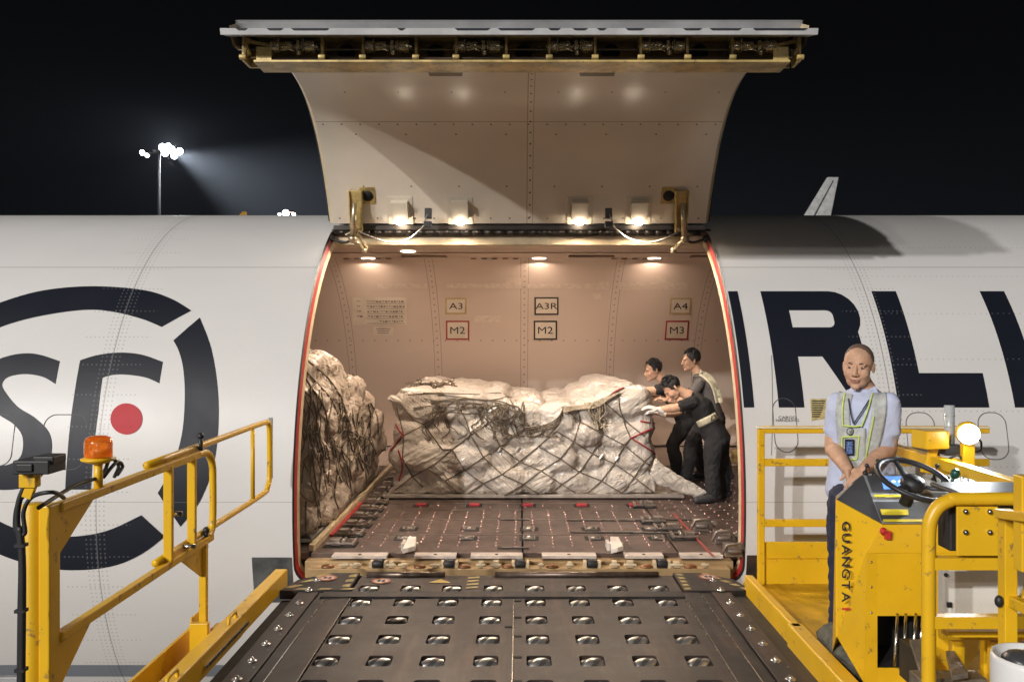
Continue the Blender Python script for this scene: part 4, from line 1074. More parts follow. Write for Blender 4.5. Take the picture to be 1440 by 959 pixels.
link('wrapped_cargo', lm_, M_FILM2, LOAD)
bv2 = BVHTree.FromPolygons([v.co[:] for v in lm_.vertices], [tuple(p.vertices) for p in lm_.polygons])
pb = MB(); pb.box((-4.3, 6.95, FLOOR+0.012), (-1.66, 10.2, FLOOR+0.045)); build('pallet_base', pb, M_ALU, LOAD, 0.004)
net = MB()
for s_ in ([(424, 515), (436, 528), (452, 545), (466, 562), (476, 585), (480, 615)], [(424, 522), (440, 548), (455, 570), (462, 600), (470, 640)], [(422, 560), (432, 590), (446, 620), (452, 660), (448, 700), (452, 740)],
           [(420, 545), (440, 562), (446, 600), (440, 640), (446, 690)], [(426, 600), (440, 625), (436, 665), (448, 720), (444, 745)], [(430, 505), (460, 530), (480, 560), (492, 600), (500, 640)],
           [(470, 560), (462, 600), (478, 640), (470, 690), (476, 715)], [(480, 615), (468, 630), (478, 660), (466, 700)], [(484, 600), (500, 610), (520, 620), (530, 640)], [(430, 705), (430, 760)], [(420, 690), (436, 705), (452, 700), (462, 690)],
           [(490, 640), (510, 632), (526, 610)], [(496, 600), (488, 640), (494, 690)]): rope_px(bv2, s_, 0.008, net, 0.015, 2)
for i in range(20):
    x = random.uniform(425, 480); y = random.uniform(520, 640); ps = [(x, y)]
    for j in range(5): ps.append((ps[-1][0]+random.uniform(-8, 9), ps[-1][1]+random.uniform(6, 26)))
    rope_px(bv2, ps, random.uniform(0.004, 0.007), net, random.uniform(0.01, 0.05), 1)
for i in range(30):
    x = random.uniform(480, 522); y = random.uniform(560, 640); rope_px(bv2, [(x, y), (x+random.uniform(-14, 10), y+20), (x+random.uniform(-12, 12), y+45)], 0.008, net, 0.02, 1)
build('cargo_net', net, M_ROPE, LOAD)
# ================================================================== cargo loader (one machine)
LD = empty('cargo_loader', (-0.03, 3.0, GROUND), 'yellow airport cargo loader with a dark roller deck raised to the aircraft door', 'cargo loader')
def deck_mat(name, col, sc=4, r=0.38, bump_=0.12):
    t = NT(name); n1 = t.noise(sc, 7, rough=0.65); n2 = t.noise(sc*6, 6); n3 = t.noise(2.0, 3, t.map(t.obj(), (6, 0.7, 1)))
    c = t.mix(t.ramp(n1, 0.3, 0.72), tuple(q*0.45 for q in col), tuple(q*1.35 for q in col))
    c = t.mix(t.m('MULTIPLY', t.ramp(n2, 0.60, 0.72), 0.4), c, tuple(q*2.0 for q in col))
    c = t.mix(t.m('MULTIPLY', t.ramp(n3, 0.52, 0.75), 0.4), c, (0.15, 0.085, 0.062)); c = t.mix(t.m('MULTIPLY', t.ramp(t.noise(1.6, 5, rough=0.7, dist=1.5), 0.52, 0.66), 0.6), c, (0.016, 0.012, 0.011)); c = t.mix(t.m('MULTIPLY', t.ramp(t.noise(5, 8, t.map(t.obj(), (9, 0.5, 1), (0, 0, 0.5)), 0.75), 0.64, 0.70), 0.4), c, (0.16, 0.13, 0.115))
    t.set(Base_Color=c, Metallic=0.2, Roughness=t.m('MULTIPLY_ADD', t.ramp(n1, 0.2, 0.8), 0.3, r-0.06)); t.bump(t.m('ADD', n2, t.noise(120, 3)), bump_, 0.004); return t.mat
M_DECK = deck_mat('oily_deck_plate', (0.036, 0.026, 0.023)); M_DECK2 = deck_mat('dark_deck_plate', (0.018, 0.015, 0.015), 5, 0.45)
XS = [-1.017-0.0+0.2805*k for k in range(8)]
YR = [5.88, 5.57, 5.23, 4.90, 4.575, 4.25, 3.93, 3.61]
def hole(x, y, w=0.066, d=0.075): return rr(x-w, x+w, y-d, y+d, 0.022, n=3)
def plate(name, outer, holes, z, m, t=0.03):
    flat, tri = tess(outer, holes); mb = MB()
    mb.add([(v.x, v.y, z) for v in flat], [tuple(q) for q in tri], False)
    k = 0
    for lp in (outer, *holes):
        n_ = len(lp); mb.add([(x, y, z) for x, y in lp]+[(x, y, z-t) for x, y in lp], [(i, (i+1) % n_, n_+(i+1) % n_, n_+i) for i in range(n_)], False)
    # drop duplicates so that the edge is closed
    me = mb.mesh(name); bm = bmesh.new(); bm.from_mesh(me); bmesh.ops.remove_doubles(bm, verts=bm.verts, dist=1e-5); bmesh.ops.recalc_face_normals(bm, faces=bm.faces); bm.to_mesh(me); bm.free()
    o = link(name, me, m, LD, fix=False); return o
z = DECK
plate('front_plate', [(-1.12, 5.79), (1.09, 5.79), (1.09, 6.19), (-1.12, 6.19)], [hole(x, 5.88, 0.066, 0.07) for x in XS], z, M_DECK)
cb = MB(); cb.box((-1.30, 5.655, z-0.02), (1.085, 5.775, z+0.012)); build('cross_bar', cb, M_DECK2, LD, 0.003)
xl, xr, xm = -1.09, 1.075, -0.035
rows = [y for y in YR if y < 5.7]
plate('deck_plate', [(xl, 2.2), (xm-0.006, 2.2), (xm-0.006, 5.65), (xl, 5.65)], [hole(x, y) for x in XS[:4] for y in rows], z, M_DECK)
plate('deck_plate', [(xm+0.006, 2.2), (xr, 2.2), (xr, 5.65), (xm+0.006, 5.65)], [hole(x, y) for x in XS[4:] for y in rows], z, M_DECK)
ut = MB(); ut.box((-1.56, 2.2, z-0.16), (1.52, 6.12, z-0.11)); build('deck_underframe', ut, M_DARK, LD)
sm_ = MB(); sm_.box((xm-0.0035, 2.2, z-0.02), (xm+0.0035, 5.65, z+0.003))
for y in (5.2, 4.93, 4.86, 4.55, 4.1): pass
build('centre_seam', sm_, M_STEEL, LD)
for y, s_ in ((5.60, 1), (5.27, 1), (5.1, -1), (4.94, 1), (4.62, 1), (4.3, 1)):
    m_ = MB(); m_.box((xm+0.006 if s_ > 0 else xm-0.05, y-0.012, z+0.001), (xm+0.05 if s_ > 0 else xm-0.006, y+0.012, z+0.004)); build('seam_notch', m_, M_DARK, LD)
# side strips: inner step, caster strip, outer well
for sg, x0, x1, m__, dz in ((-1, -1.26, -1.10, M_DECK, 0.002), (-1, -1.33, -1.265, M_DECK2, 0.0), (-1, -1.47, -1.335, M_DECK, 0.006), (-1, -1.58, -1.475, M_DARK, -0.05),  # left outer well near-black: the shadow beside the guide is put into its colour
                            (1, 1.085, 1.20, M_DECK2, 0.002), (1, 1.205, 1.275, M_DECK2, -0.002), (1, 1.28, 1.41, M_DECK, 0.006), (1, 1.415, 1.53, M_DECK2, -0.02)):
    m_ = MB(); m_.box((x0, 2.2, z-0.1), (x1, 5.78, z+dz)); build('side_strip', m_, m__, LD, 0.003)
for x in (-1.098, -1.262, 1.079, 1.2025): m_ = MB(); m_.box((x-0.0025, 2.2, z-0.01), (x+0.0025, 5.74, z+0.007)); build('strip_edging', m_, M_STEEL, LD)
# front corner plates with hazard chevrons and no-step signs
M_CHY = mat('faded_hazard_yellow', (0.48, 0.38, 0.16), 0.6, 0, 0.2, 20, wear=(0.1, 0.08, 0.05), wamt=0.58)
def para(mb, pts, dz): mb.add([(x, y, z+dz) for x, y in pts], [tuple(range(len(pts)))], False)
cp = MB(); cp.prism([(-1.60, 5.79, z+0.012), (-1.14, 5.79, z+0.012), (-1.14, 6.22, z+0.012), (-1.34, 6.22, z+0.012), (-1.54, 6.05, z+0.012)], (0, 0, -0.06)); cL = build('corner_plate', cp, M_DECK2, LD, 0.003)
cp = MB(); cp.prism([(1.10, 5.79, z+0.012), (1.56, 5.79, z+0.012), (1.50, 6.05, z+0.012), (1.30, 6.22, z+0.012), (1.10, 6.22, z+0.012)], (0, 0, -0.06)); cR = build('corner_plate', cp, M_DECK2, LD, 0.003)
hz = MB()
for i in range(3):
    y = 5.84+i*0.13; xx = -1.585+i*0.07; para(hz, [(xx, y), (xx+0.05, y+0.0), (xx+0.12, y+0.07), (xx+0.06, y+0.07)], 0.0155)
for i in range(3): xx = -1.5+i*0.15; para(hz, [(xx, 5.80), (xx+0.08, 5.80), (xx+0.10, 5.835), (xx+0.02, 5.835)], 0.0155)
for i in range(3): y = 5.86+i*0.12; para(hz, [(-1.20, y), (-1.15, y+0.01), (-1.15, y+0.08), (-1.20, y+0.05)], 0.0155)
build('hazard_marking', hz, M_CHY, cL)
hz = MB()
for i in range(5):
    y = 5.80+i*0.085; xx = 1.505-i*0.045; para(hz, [(xx, y), (xx+0.045, y), (xx+0.02, y+0.05), (xx-0.025, y+0.05)], 0.0155)
for i in range(5): y = 5.80+i*0.085; para(hz, [(1.11+i*0.004, y), (1.155+i*0.004, y+0.005), (1.15, y+0.05), (1.11, y+0.045)], 0.0155)
build('hazard_marking', hz, M_CHY, cR)
M_SIGN = mat('no_step_white', (0.62, 0.52, 0.45), 0.5); M_SRED = mat('no_step_red', (0.45, 0.13, 0.07), 0.5)
def nostep(x, y, zz, par):
    m_ = MB(); pts = arc(x, y, 0.058, 0.058, 0, 360, 28)[:-1]; m_.add([(a, b, zz) for a, b in pts], [tuple(range(28))])
    o = arc(x, y, 0.066, 0.066, 0, 360, 28)[:-1]; m_.mi = 1; m_.add([(a, b, zz+0.002) for a, b in o]+[(x+(a-x)*0.76, y+(b-y)*0.76, zz+0.002) for a, b in o], [(i, (i+1) % 28, 28+(i+1) % 28, 28+i) for i in range(28)])
    m_.add([(x-0.042, y+0.030, zz+0.002), (x-0.030, y+0.042, zz+0.002), (x+0.042, y-0.030, zz+0.002), (x+0.030, y-0.042, zz+0.002)], [(0,1,2,3)]); m_.mi = 2
    for dx in (-0.016, 0.016): m_.ball((x+dx, y+0.004, zz+0.002), (0.011, 0.026, 0.001), 10, 6)
    build('no_step_sign', m_, [M_SIGN, M_SRED, M_BK], par)
nostep(-1.34, 6.07, z+0.016, cL); nostep(1.33, 6.10, z+0.016, cR); nostep(-0.96, 6.04, z+0.004, LD)
m_ = MB(); m_.add([(-0.63, 6.0, z+0.004), (-0.47, 6.0, z+0.004), (-0.55, 6.09, z+0.004)], [(0,1,2)]); build('warning_triangle', m_, mat('warning_yellow', (0.6, 0.42, 0.1), 0.5), LD)
m_ = MB()
for i in range(4): para(m_, [(-0.36, 5.86+i*0.08), (-0.28, 5.88+i*0.08), (-0.28, 5.915+i*0.08), (-0.36, 5.895+i*0.08)], 0.004)
build('hazard_marking', m_, M_CHY, LD)
M_TUBE = mat('scuffed_edge_tube', (0.20, 0.15, 0.12), 0.35, 0.7, 0.2, 20)
for a, b in ((516, 626), (696, 926)):
    m_ = MB(); m_.cylr(((a-CX)*6.17/F, 6.17, z+0.012), ((b-CX)*6.17/F, 6.17, z+0.012), 0.022, 12); build('edge_tube', m_, M_TUBE, LD)
fe = MB(); fe.box((-1.3, 6.19, z-0.12), (1.28, 6.205, z-0.004)); build('front_edge', fe, M_DECK2, LD)
fr = MB(); fr.box((-1.55, 2.2, z-0.5), (1.5, 6.1, z-0.165)); build('deck_frame', fr, M_YEL, LD)
for sg in (-1.3, 1.25):
    m_ = MB()
    m_.bar((sg, 5.6, z-0.6), (sg, 1.0, GROUND+0.9), 0.16, 0.22); m_.bar((sg, 1.0, z-0.6), (sg, 5.6, GROUND+0.9), 0.16, 0.22); build('scissor_arm', m_, M_YEL, LD)
m_ = MB(); m_.box((-1.5, 0.2, GROUND+0.45), (1.5, 5.9, GROUND+0.85)); build('chassis', m_, M_YEL, LD)
for sx_ in (-1.35, 1.35):
    for y in (1.0, 5.0):
        m_ = MB(); m_.cylr((sx_-0.15, y, GROUND+0.45), (sx_+0.15, y, GROUND+0.45), 0.45, 28); build('wheel', m_, M_BLACK, LD)
# helical rollers
def roller_mesh():
    mb = MB(); n, m = 40, 32; L = 0.058; vs = []; fs = []
    M = Matrix.Rotation(math.radians(0), 3, 'Z')
    for i in range(m+1):
        x = -L+2*L*i/m; rb = 0.043*math.sqrt(max(0.0, 1-(x/0.085)**2))
        for k in range(n):
            a = 2*math.pi*k/n; r_ = rb+0.0015*max(-0.8, min(0.5, math.sin(3*a+x*70)*2.5))
            vs.append(Vector((x, r_*math.cos(a), r_*math.sin(a))))
    for i in range(m):
        for k in range(n): fs.append((i*n+k, i*n+(k+1) % n, (i+1)*n+(k+1) % n, (i+1)*n+k))
    fs.append(tuple(range(n))[::-1]); fs.append(tuple(m*n+k for k in range(n))); mb.add(vs, fs, True)
    for q in range(m*n):
        i, k = divmod(q, n)
        if math.sin(3*2*math.pi*(k+.5)/n+(-L+2*L*(i+.5)/m)*70) < -0.35: mb.m[q] = 1; mb.cylr((-0.066, 0, 0), (0.066, 0, 0), 0.012, 10)
    return mb
M_ROLL = mat('polished_helical_roller', (0.78, 0.76, 0.73), 0.3, 0.9, 0.05, 4, rv=0.03)
r0_ = None
random.seed(9)
for y in YR:
    for x in XS:
        if r0_ is None: r0_ = build('deck_roller', roller_mesh(), [M_ROLL, mat('roller_groove', (0.10, 0.09, 0.085), 0.5, 0.5)], LD, loc=(x, y, z-0.030)); r0_.rotation_euler = (0.3, 0, 0.25)
        else: inst(r0_, (x, y, z-0.030), rot=(random.uniform(0, 6), 0, 0.25))
# ball casters
c0 = None
for X in (-1.4025, 1.3475):
    ys = [6.02, 5.79] + [5.535-0.245*i for i in range(12)]
    for y in ys:
        zz = z+(0.013 if y > 5.78 else 0.007)
        if c0 is None:
            m_ = MB(); m_.lathe([(0.028, 0), (0.028, 0.003), (0.020, 0.007), (0.017, 0.007)], (0,0,0), n=20); m_.ball((0,0,0.008), 0.014, 14, 10); c0 = build('ball_caster', m_, mat('caster_steel', (0.62, 0.60, 0.57), 0.25, 0.9), LD, loc=(X, y, zz))
        else: inst(c0, (X, y, zz))
# small floor bolts beside each strip
for X, o in ((-1.365, -0.05), (1.385, -0.05)):
    m_ = MB()
    for i in range(12): m_.lathe([(0.006, 0), (0.005, 0.002)], (X, 5.5-0.245*i+o, z+0.0065), n=8)
    build('strip_bolt', m_, M_STEEL, LD)
# yellow side guides
def guide(name, x0, x1, ya, yb, z0, z1, dx=0):
    m_ = MB(); m_.bar(((x0+x1)/2, ya, (z0+z1)/2), ((x0+x1)/2+dx, yb, (z0+z1)/2), abs(x1-x0), z1-z0); return build(name, m_, M_YEL, LD, 0.008)
guide('side_guide', 1.50, 1.585, 2.3, 4.86, z-0.05, z+0.105)
guide('side_guide', 1.515, 1.57, 4.80, 5.83, z-0.05, z+0.105)
guide('side_guide', -1.685, -1.60, 2.3, 6.0, z-0.02, z+0.10)
m_ = MB(); m_.box((-1.90, 2.3, z-0.12), (-1.69, 5.3, z-0.10)); m_.box((-1.92, 2.3, z-0.12), (-1.90, 5.3, z+0.02)); build('side_tray', m_, M_YEL, LD, 0.003)
for yy in (4.9, 4.05, 3.9):
    m_ = MB(); m_.tube(smooth_px([(-1.62, yy-0.06, z+0.09), (-1.62, yy-0.05, z+0.135), (-1.62, yy+0.05, z+0.135), (-1.62, yy+0.06, z+0.09)], 4), 0.010, 8); build('lashing_ring', m_, M_YEL, LD)
m_ = MB(); m_.bar((-1.592, 5.1, z+0.03), (-1.592, 4.4, z+0.03), 0.008, 0.02); build('wear_strip', m_, M_STEEL, LD)
# ---- left guard rail
XG = -1.775
def G(px, py): Y = XG*F/(px-CX); return Vector((XG, Y, (CY-py)*Y/F))
zr, zb_ = -0.665, -1.165
m_ = MB(); m_.lathe([(0.042, -4.0), (0.042, -0.0)], (-1.845, 3.30, -0.642), n=24); m_.box((-1.808, 3.26, -2.4), (-1.765, 3.34, -0.645)); build('guard_post', m_, M_YEL, LD, 0.006)
rl1 = MB()
rl1.bar((XG, 3.34, zr), (XG, 4.80, zr), 0.038, 0.038); pts = [(XG, 4.78, zr), (XG, 4.90, zr-0.004), (XG, 4.97, zr-0.03), (XG, 5.02, zr-0.09), (XG, 5.03, zr-0.2), (XG, 5.03, zb_+0.12), (XG, 5.01, zb_+0.04), (XG, 4.94, zb_+0.01)]
rl1.tube(smooth_px(pts, 3), 0.021, 10); rl1.bar((XG, 3.34, zb_), (XG, 5.0, zb_), 0.038, 0.038)
for px in (237, 270): Y = XG*F/(px-CX); rl1.bar((XG, Y, zr), (XG, Y, zb_), 0.045, 0.03, (0,1,0))
build('guard_rail', rl1, M_YEL, LD, 0.005)
rl2 = MB(); X2 = XG-0.03
rl2.tube(smooth_px([(X2, 4.2, zr+0.03), (X2, 5.2, zr+0.035), (X2, 6.12, zr+0.04), (X2, 6.24, zr+0.02), (X2, 6.27, zr-0.06), (X2, 6.27, zb_+0.14), (X2, 6.22, zb_+0.07), (X2, 6.1, zb_+0.04), (X2, 5.1, zb_+0.035), (X2, 4.3, zb_+0.03)], 3), 0.019, 10)
rl2.cylr((X2, 5.88, zr+0.03), (X2, 5.88, zb_+0.03), 0.014, 10); build('sliding_rail', rl2, M_YEL, LD)
m_ = MB(); m_.bar((X2+0.0, 6.30, zr+0.06), (X2+0.0, 6.30, zb_+0.12), 0.03, 0.02, (0,1,0)); build('rubber_bumper', m_, M_GREY, LD, 0.004)
for (a, b, c) in (((3.34, -0.685), (3.62, -0.685), (3.34, -0.85)), ((3.34, -1.185), (3.60, -1.185), (3.34, -1.37))):
    m_ = MB(); m_.prism([(XG-0.01, *a), (XG-0.01, *b), (XG-0.01, *c)], (0.012, 0, 0)); build('gusset', m_, M_YEL, LD)
m_ = MB(); m_.prism([(XG-0.01, 4.55, zb_-0.02), (XG-0.01, 4.87, zb_-0.02), (XG-0.01, 4.87, zb_-0.2)], (0.012, 0, 0)); m_.bar((XG, 4.88, zb_), (XG, 4.88, z-0.02), 0.04, 0.04, (0,1,0)); m_.box((XG-0.05, 4.80, z-0.1), (XG+0.05, 4.84, z+0.12)); m_.box((XG-0.06, 4.84, z-0.1), (XG-0.05, 5.02, z+0.14)); m_.box((XG+0.03, 4.9, z-0.1), (XG+0.09, 5.0, z+0.06)); build('rail_stanchion', m_, M_YEL, LD, 0.003)
for px, py in ((282, 613), (290, 745)):
    p = G(px, py); m_ = MB(); m_.cylr(p-Vector((0,0,0.10)), p, 0.012, 10); m_.ball(p, 0.019); build('lock_pin', m_, M_BLACK, LD)
for px, py in ((262, 768), (243, 722)):
    p = G(px, py); m_ = MB(); m_.cylr(p+Vector((-.03,0,0)), p+Vector((0.05,0,0)), 0.012, 10); build('lock_knob', m_, M_STEEL, LD)
# amber beacon
pb_ = Vector((XG, 3.66, zr)); m_ = MB(); m_.cylr(pb_, pb_+Vector((0,0,0.135)), 0.018, 12); m_.lathe([(0.03, 0.12), (0.068, 0.135), (0.070, 0.142), (0.03, 0.15)], pb_, n=28); BE = build('beacon', m_, M_YEL, LD); BE['label'] = 'amber beacon on the left rail'
t = NT('amber_lens'); t.set(Base_Color=(0.95, 0.30, 0.03), Roughness=0.12, Transmission_Weight=0.65, Emission_Color=(1, 0.25, 0.02), Emission_Strength=0.12); t.bump(t.noise(40, 2), 0.3, 0.01)
m_ = MB(); pr = []
for i in range(9): pr.append((0.043+0.003*(i % 2), 0.152+i*0.008))
pr += [(0.036, 0.222), (0.01, 0.226)]; m_.lathe(pr, pb_, n=26); build('beacon_core', m_, t.mat, BE)
gl = NT('clear_dome'); gl.set(Base_Color=(1, 0.98, 0.95), Roughness=0.04, Transmission_Weight=1.0); m_ = MB(); m_.lathe([(0.056, 0.15), (0.056, 0.205), (0.050, 0.228), (0.03, 0.237), (0.005, 0.239)], pb_, n=26); build('beacon_dome', m_, gl.mat, BE)
m_ = MB(); q = G(112, 693); m_.tube([tuple(a) for a in smooth_px([tuple(q+Vector((0, -0.3, 0.0))), tuple(q+Vector((-0.02, 0, 0.03))), tuple(q+Vector((0, 0.18, 0.04))), tuple(q+Vector((0.0, 0.26, 0.1))), tuple(q+Vector((0.0, 0.34, 0.06))), tuple(q+Vector((0, 0.30, 0.015)))], 5)], 0.008, 8)
m_.tube([tuple(a) for a in smooth_px([tuple(q+Vector((0, 0.2, 0.03))), tuple(q+Vector((0.01, 0.3, 0.08))), tuple(q+Vector((0.0, 0.38, 0.05))), tuple(q+Vector((0.0, 0.33, 0.02)))], 5)], 0.008, 8); build('beacon_cable', m_, M_BLACK, LD)
# sensor head and hanging cables at the far left
YS = 3.15; m_ = MB(); c = P(56, 654, YS); m_.cbox(c, (0.13, 0.12, 0.05)); m_.cbox(P(70, 645, YS), (0.075, 0.09, 0.03)); m_.cbox(c+Vector((-0.02,-0.062,0.0)), (0.06, 0.01, 0.03)); build('sensor_head', m_, M_BLACK, LD, 0.014, seg=3)
m_ = MB(); m_.cbox(P(42, 675, YS), (0.06, 0.04, 0.05)); m_.bar(P(50, 668, YS), P(38, 700, YS), 0.035, 0.02, (0,1,0)); build('sensor_bracket', m_, M_YEL, LD, 0.003)
m_ = MB(); m_.tube([tuple(a) for a in smooth_px([tuple(P(46, 668, YS)), tuple(P(30, 695, YS)), tuple(P(24, 730, YS)), tuple(P(30, 780, YS)), tuple(P(29, 860, YS)), tuple(P(28, 960, YS)), tuple(P(27, 1100, YS))], 6)], 0.011, 8)
m_.tube([tuple(a) for a in smooth_px([tuple(P(50, 668, YS)), tuple(P(38, 690, YS)), tuple(P(24, 712, YS)), tuple(P(22, 745, YS)), tuple(P(35, 750, YS)), tuple(P(33, 720, YS)), tuple(P(46, 698, YS)), tuple(P(75, 692, YS)), tuple(P(90, 700, YS+0.2))], 6)], 0.008, 8)
m_.tube([tuple(a) for a in smooth_px([tuple(P(28, 740, YS)), tuple(P(32, 800, YS)), tuple(P(31, 960, YS)), tuple(P(31, 1100, YS))], 6)], 0.012, 8)
for y in (766, 858, 941): m_.cbox(P(30, y, YS), (0.034, 0.034, 0.012))
build('sensor_cable', m_, M_BLACK, LD)
m_ = MB(); m_.box((-3.6, 2.6, -1.75), (-2.2, 4.05, -1.68)); 
for i in range(5): m_.box((-3.55, 2.75+i*0.27, -1.68), (-2.22, 2.79+i*0.27, -1.665))
m_.box((-3.6, 4.05, -1.75), (-2.2, 4.08, -1.60)); build('rear_deck', m_, M_GREY, LD, 0.004)
# ---- operator platform on the right
pf = MB(); pf.box((1.59, 4.3, z-0.06), (3.2, 6.16, z-0.035)); tr_ = pf
for i in range(34):
    for j in range(22):
        x = 1.62+i*0.047; y = 4.9+j*0.056
        a = 0.012 if (i+j) % 2 else -0.012
        tr_.add([(x-0.012, y-a, z-0.034), (x, y-0.004, z-0.031), (x+0.012, y+a, z-0.034), (x, y+0.004, z-0.031)], [(0,1,2,3)])
PF = build('operator_platform', pf, M_YELD, LD)
YB = 6.1
m_ = MB(); x0 = P(1070, 0, YB).x; z0, z1 = P(0, 821, YB).z, P(0, 762, YB).z; m_.box((x0-0.02, YB, z0), (3.3, YB+0.02, z1)); m_.box((x0-0.02, YB-0.012, P(0,784,YB).z-0.004), (3.3, YB, P(0,784,YB).z)); build('toe_board', m_, M_YEL, LD, 0.003)
m_ = MB(); m_.bar((x0, YB, z0), (x0, YB, P(0,603,YB).z), 0.045, 0.045, (0,1,0))
for py in (604, 650, 735): m_.bar((x0, YB, P(0,py,YB).z), (3.3, YB, P(0,py,YB).z), 0.04, 0.05)
m_.bar((2.6, YB, z0), (2.6, YB, P(0,603,YB).z), 0.04, 0.04, (0,1,0)); build('rear_rail', m_, M_YEL, LD, 0.005)
m_ = MB(); m_.box((x0-0.03, YB-0.03, P(0,602,YB).z), (3.3, YB+0.03, P(0,602,YB).z+0.012)); build('rail_cover', m_, mat('pale_foam_cover', (0.72, 0.66, 0.5), 0.6), LD, 0.003)
# right side rail running toward the camera
XR = 2.18; m_ = MB(); m_.bar((XR, 5.15, -0.665), (XR, 3.2, -0.665), 0.055, 0.055); m_.bar((XR, 5.15, -0.90), (XR, 3.2, -0.90), 0.04, 0.04)
for y in (5.1, 4.55, 4.04, 3.55): m_.bar((XR, y, -0.665), (XR, y, -1.75), 0.05, 0.04, (0,1,0))
build('side_rail', m_, M_YEL, LD, 0.005)
m_ = MB(); m_.box((XR+0.02, 3.2, -1.2), (XR+0.03, 4.0, -0.75)); build('side_panel', m_, M_GREY, LD)
m_ = MB(); m_.box((2.35, 4.6, -1.75), (3.3, 6.05, -0.8)); 
# console
YA, YQ = 4.12, 4.48
a_ = P(1177, 703, 4.36); b_2 = P(1240, 737, 4.12); c_ = P(1218, 777, 4.10); d_ = P(1215, 960, 4.10); e_ = P(1177, 895, 4.34)
rb = P(1345, 737, 4.12); rb2 = P(1345, 960, 4.10)
tb = P(1213, 667, 4.50); tr2 = P(1375, 668, 4.50); ab = P(1177, 697, 4.44)
m_ = MB()
m_.add([a_, b_2, c_, d_, e_], [(0,1,2,3,4)])                                     # chamfered corner
op = [P(1233, 865, 4.105), P(1300, 865, 4.105), P(1300, 938, 4.105), P(1233, 938, 4.105)]
m_.add([c_, P(1233, 777, 4.105), P(1345, 777, 4.105), op[0], P(1300, 865, 4.105), P(1345, 865, 4.105), op[3], op[2], P(1345, 938, 4.105), d_, P(1233, 960, 4.105), rb2],
       [(0,1,3,6,10,9), (1,2,5,4,3), (4,5,8,7), (6,7,8,11,10)])
m_.add([b_2, rb, P(1345, 777, 4.105), c_, P(1233, 777, 4.105)], [(0,1,2,4,3)])
B = lambda v, dy: Vector((v.x, v.y+dy, v.z))
m_.add([a_, ab, Vector((ab.x, 4.5, d_.z)), e_, d_, rb2, Vector((tr2.x, 4.5, rb2.z)), Vector((tb.x, 4.5, tb.z-0.02)), Vector((tr2.x, 4.5, tr2.z-0.02)), rb], [(0,1,2,3), (2,7,8,6), (9,8,6,5)])
CON = build('control_console', m_, M_YEL, LD); CON['label'] = 'yellow control console with dark sloping top'
md = CON.modifiers.new('solid', 'SOLIDIFY'); md.thickness = 0.006
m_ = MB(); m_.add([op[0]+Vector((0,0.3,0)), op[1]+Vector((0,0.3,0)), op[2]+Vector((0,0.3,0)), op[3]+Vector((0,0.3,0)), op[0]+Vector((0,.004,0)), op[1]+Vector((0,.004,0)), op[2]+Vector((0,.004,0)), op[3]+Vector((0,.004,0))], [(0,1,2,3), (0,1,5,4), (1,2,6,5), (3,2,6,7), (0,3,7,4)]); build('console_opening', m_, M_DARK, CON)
M_CG = mat('charcoal_panel', (0.055, 0.056, 0.062), 0.45)
up = (tb-b_2).cross(tr2-b_2).normalized(); up = up if up.z > 0 else -up
m_ = MB(); m_.add([a_+Vector((0,-.002,0.004)), b_2+Vector((0,-.002,0.004)), tb+up*0.004, ab+Vector((0,0,0.004))], [(0,1,2,3)]); build('console_wedge', m_, M_CG, CON)
m_ = MB(); m_.add([b_2+up*.004, rb+up*.004, tr2+up*.004, tb+up*.004], [(0,1,2,3)]); PAN = build('control_panel', m_, mat('grey_control_panel', (0.30, 0.31, 0.32), 0.35), CON)
def onpanel(u, v, h=0.006): a = b_2+(rb-b_2)*u; b = tb+(tr2-tb)*u; return a+(b-a)*v+up*h
def pq(mb, u0, v0, u1, v1, h, mi=0): mb.mi = mi; mb.add([onpanel(u0,v0,h), onpanel(u1,v0,h), onpanel(u1,v1,h), onpanel(u0,v1,h)], [(0,1,2,3)])
M_SCR = emis('lit_screen', (0.10, 0.22, 0.50), 1.4); M_SCRW = emis('screen_dial', (0.85, 0.95, 1.0), 2.2); M_LBL = mat('yellow_label', (0.75, 0.60, 0.04), 0.4); M_PWH = mat('pale_panel', (0.66, 0.70, 0.72), 0.3)
m_ = MB(); pq(m_, 0.0, 0.04, 0.72, 0.40, 0.010); pq(m_, 0.02, 0.60, 0.30, 0.95, 0.010); build('dark_panel', m_, M_CG, CON)
m_ = MB(); pq(m_, 0.34, 0.58, 0.99, 0.97, 0.010); pq(m_, 0.72, 0.02, 0.99, 0.55, 0.010); build('pale_panel', m_, M_PWH, CON)
m_ = MB(); pq(m_, 0.14, 0.64, 0.36, 0.92, 0.014); SC_ = build('display_screen', m_, M_SCR, CON)
m_ = MB()
for u in (0.19, 0.25, 0.31): m_.ball(onpanel(u, 0.8, 0.016), (0.009, 0.009, 0.004), 12, 8)
build('screen_dial', m_, M_SCRW, CON)
m_ = MB(); pq(m_, 0.02, 0.48, 0.32, 0.53, 0.014); pq(m_, 0.03, 0.13, 0.36, 0.24, 0.014); pq(m_, 0.02, 0.0, 0.60, 0.05, 0.014); build('warning_label', m_, M_LBL, CON)
m_ = MB(); random.seed(2)
for i in range(14): p = onpanel(random.uniform(.4, .97), random.uniform(.62, .95), 0.01); m_.cylr(p, p+up*0.02, 0.006, 8)
for u in (0.75, 0.82, 0.9): p = onpanel(u, random.uniform(.1, .5), .01); m_.cylr(p, p+up*0.012, 0.008, 8)
build('toggle_switch', m_, M_BLACK, CON)
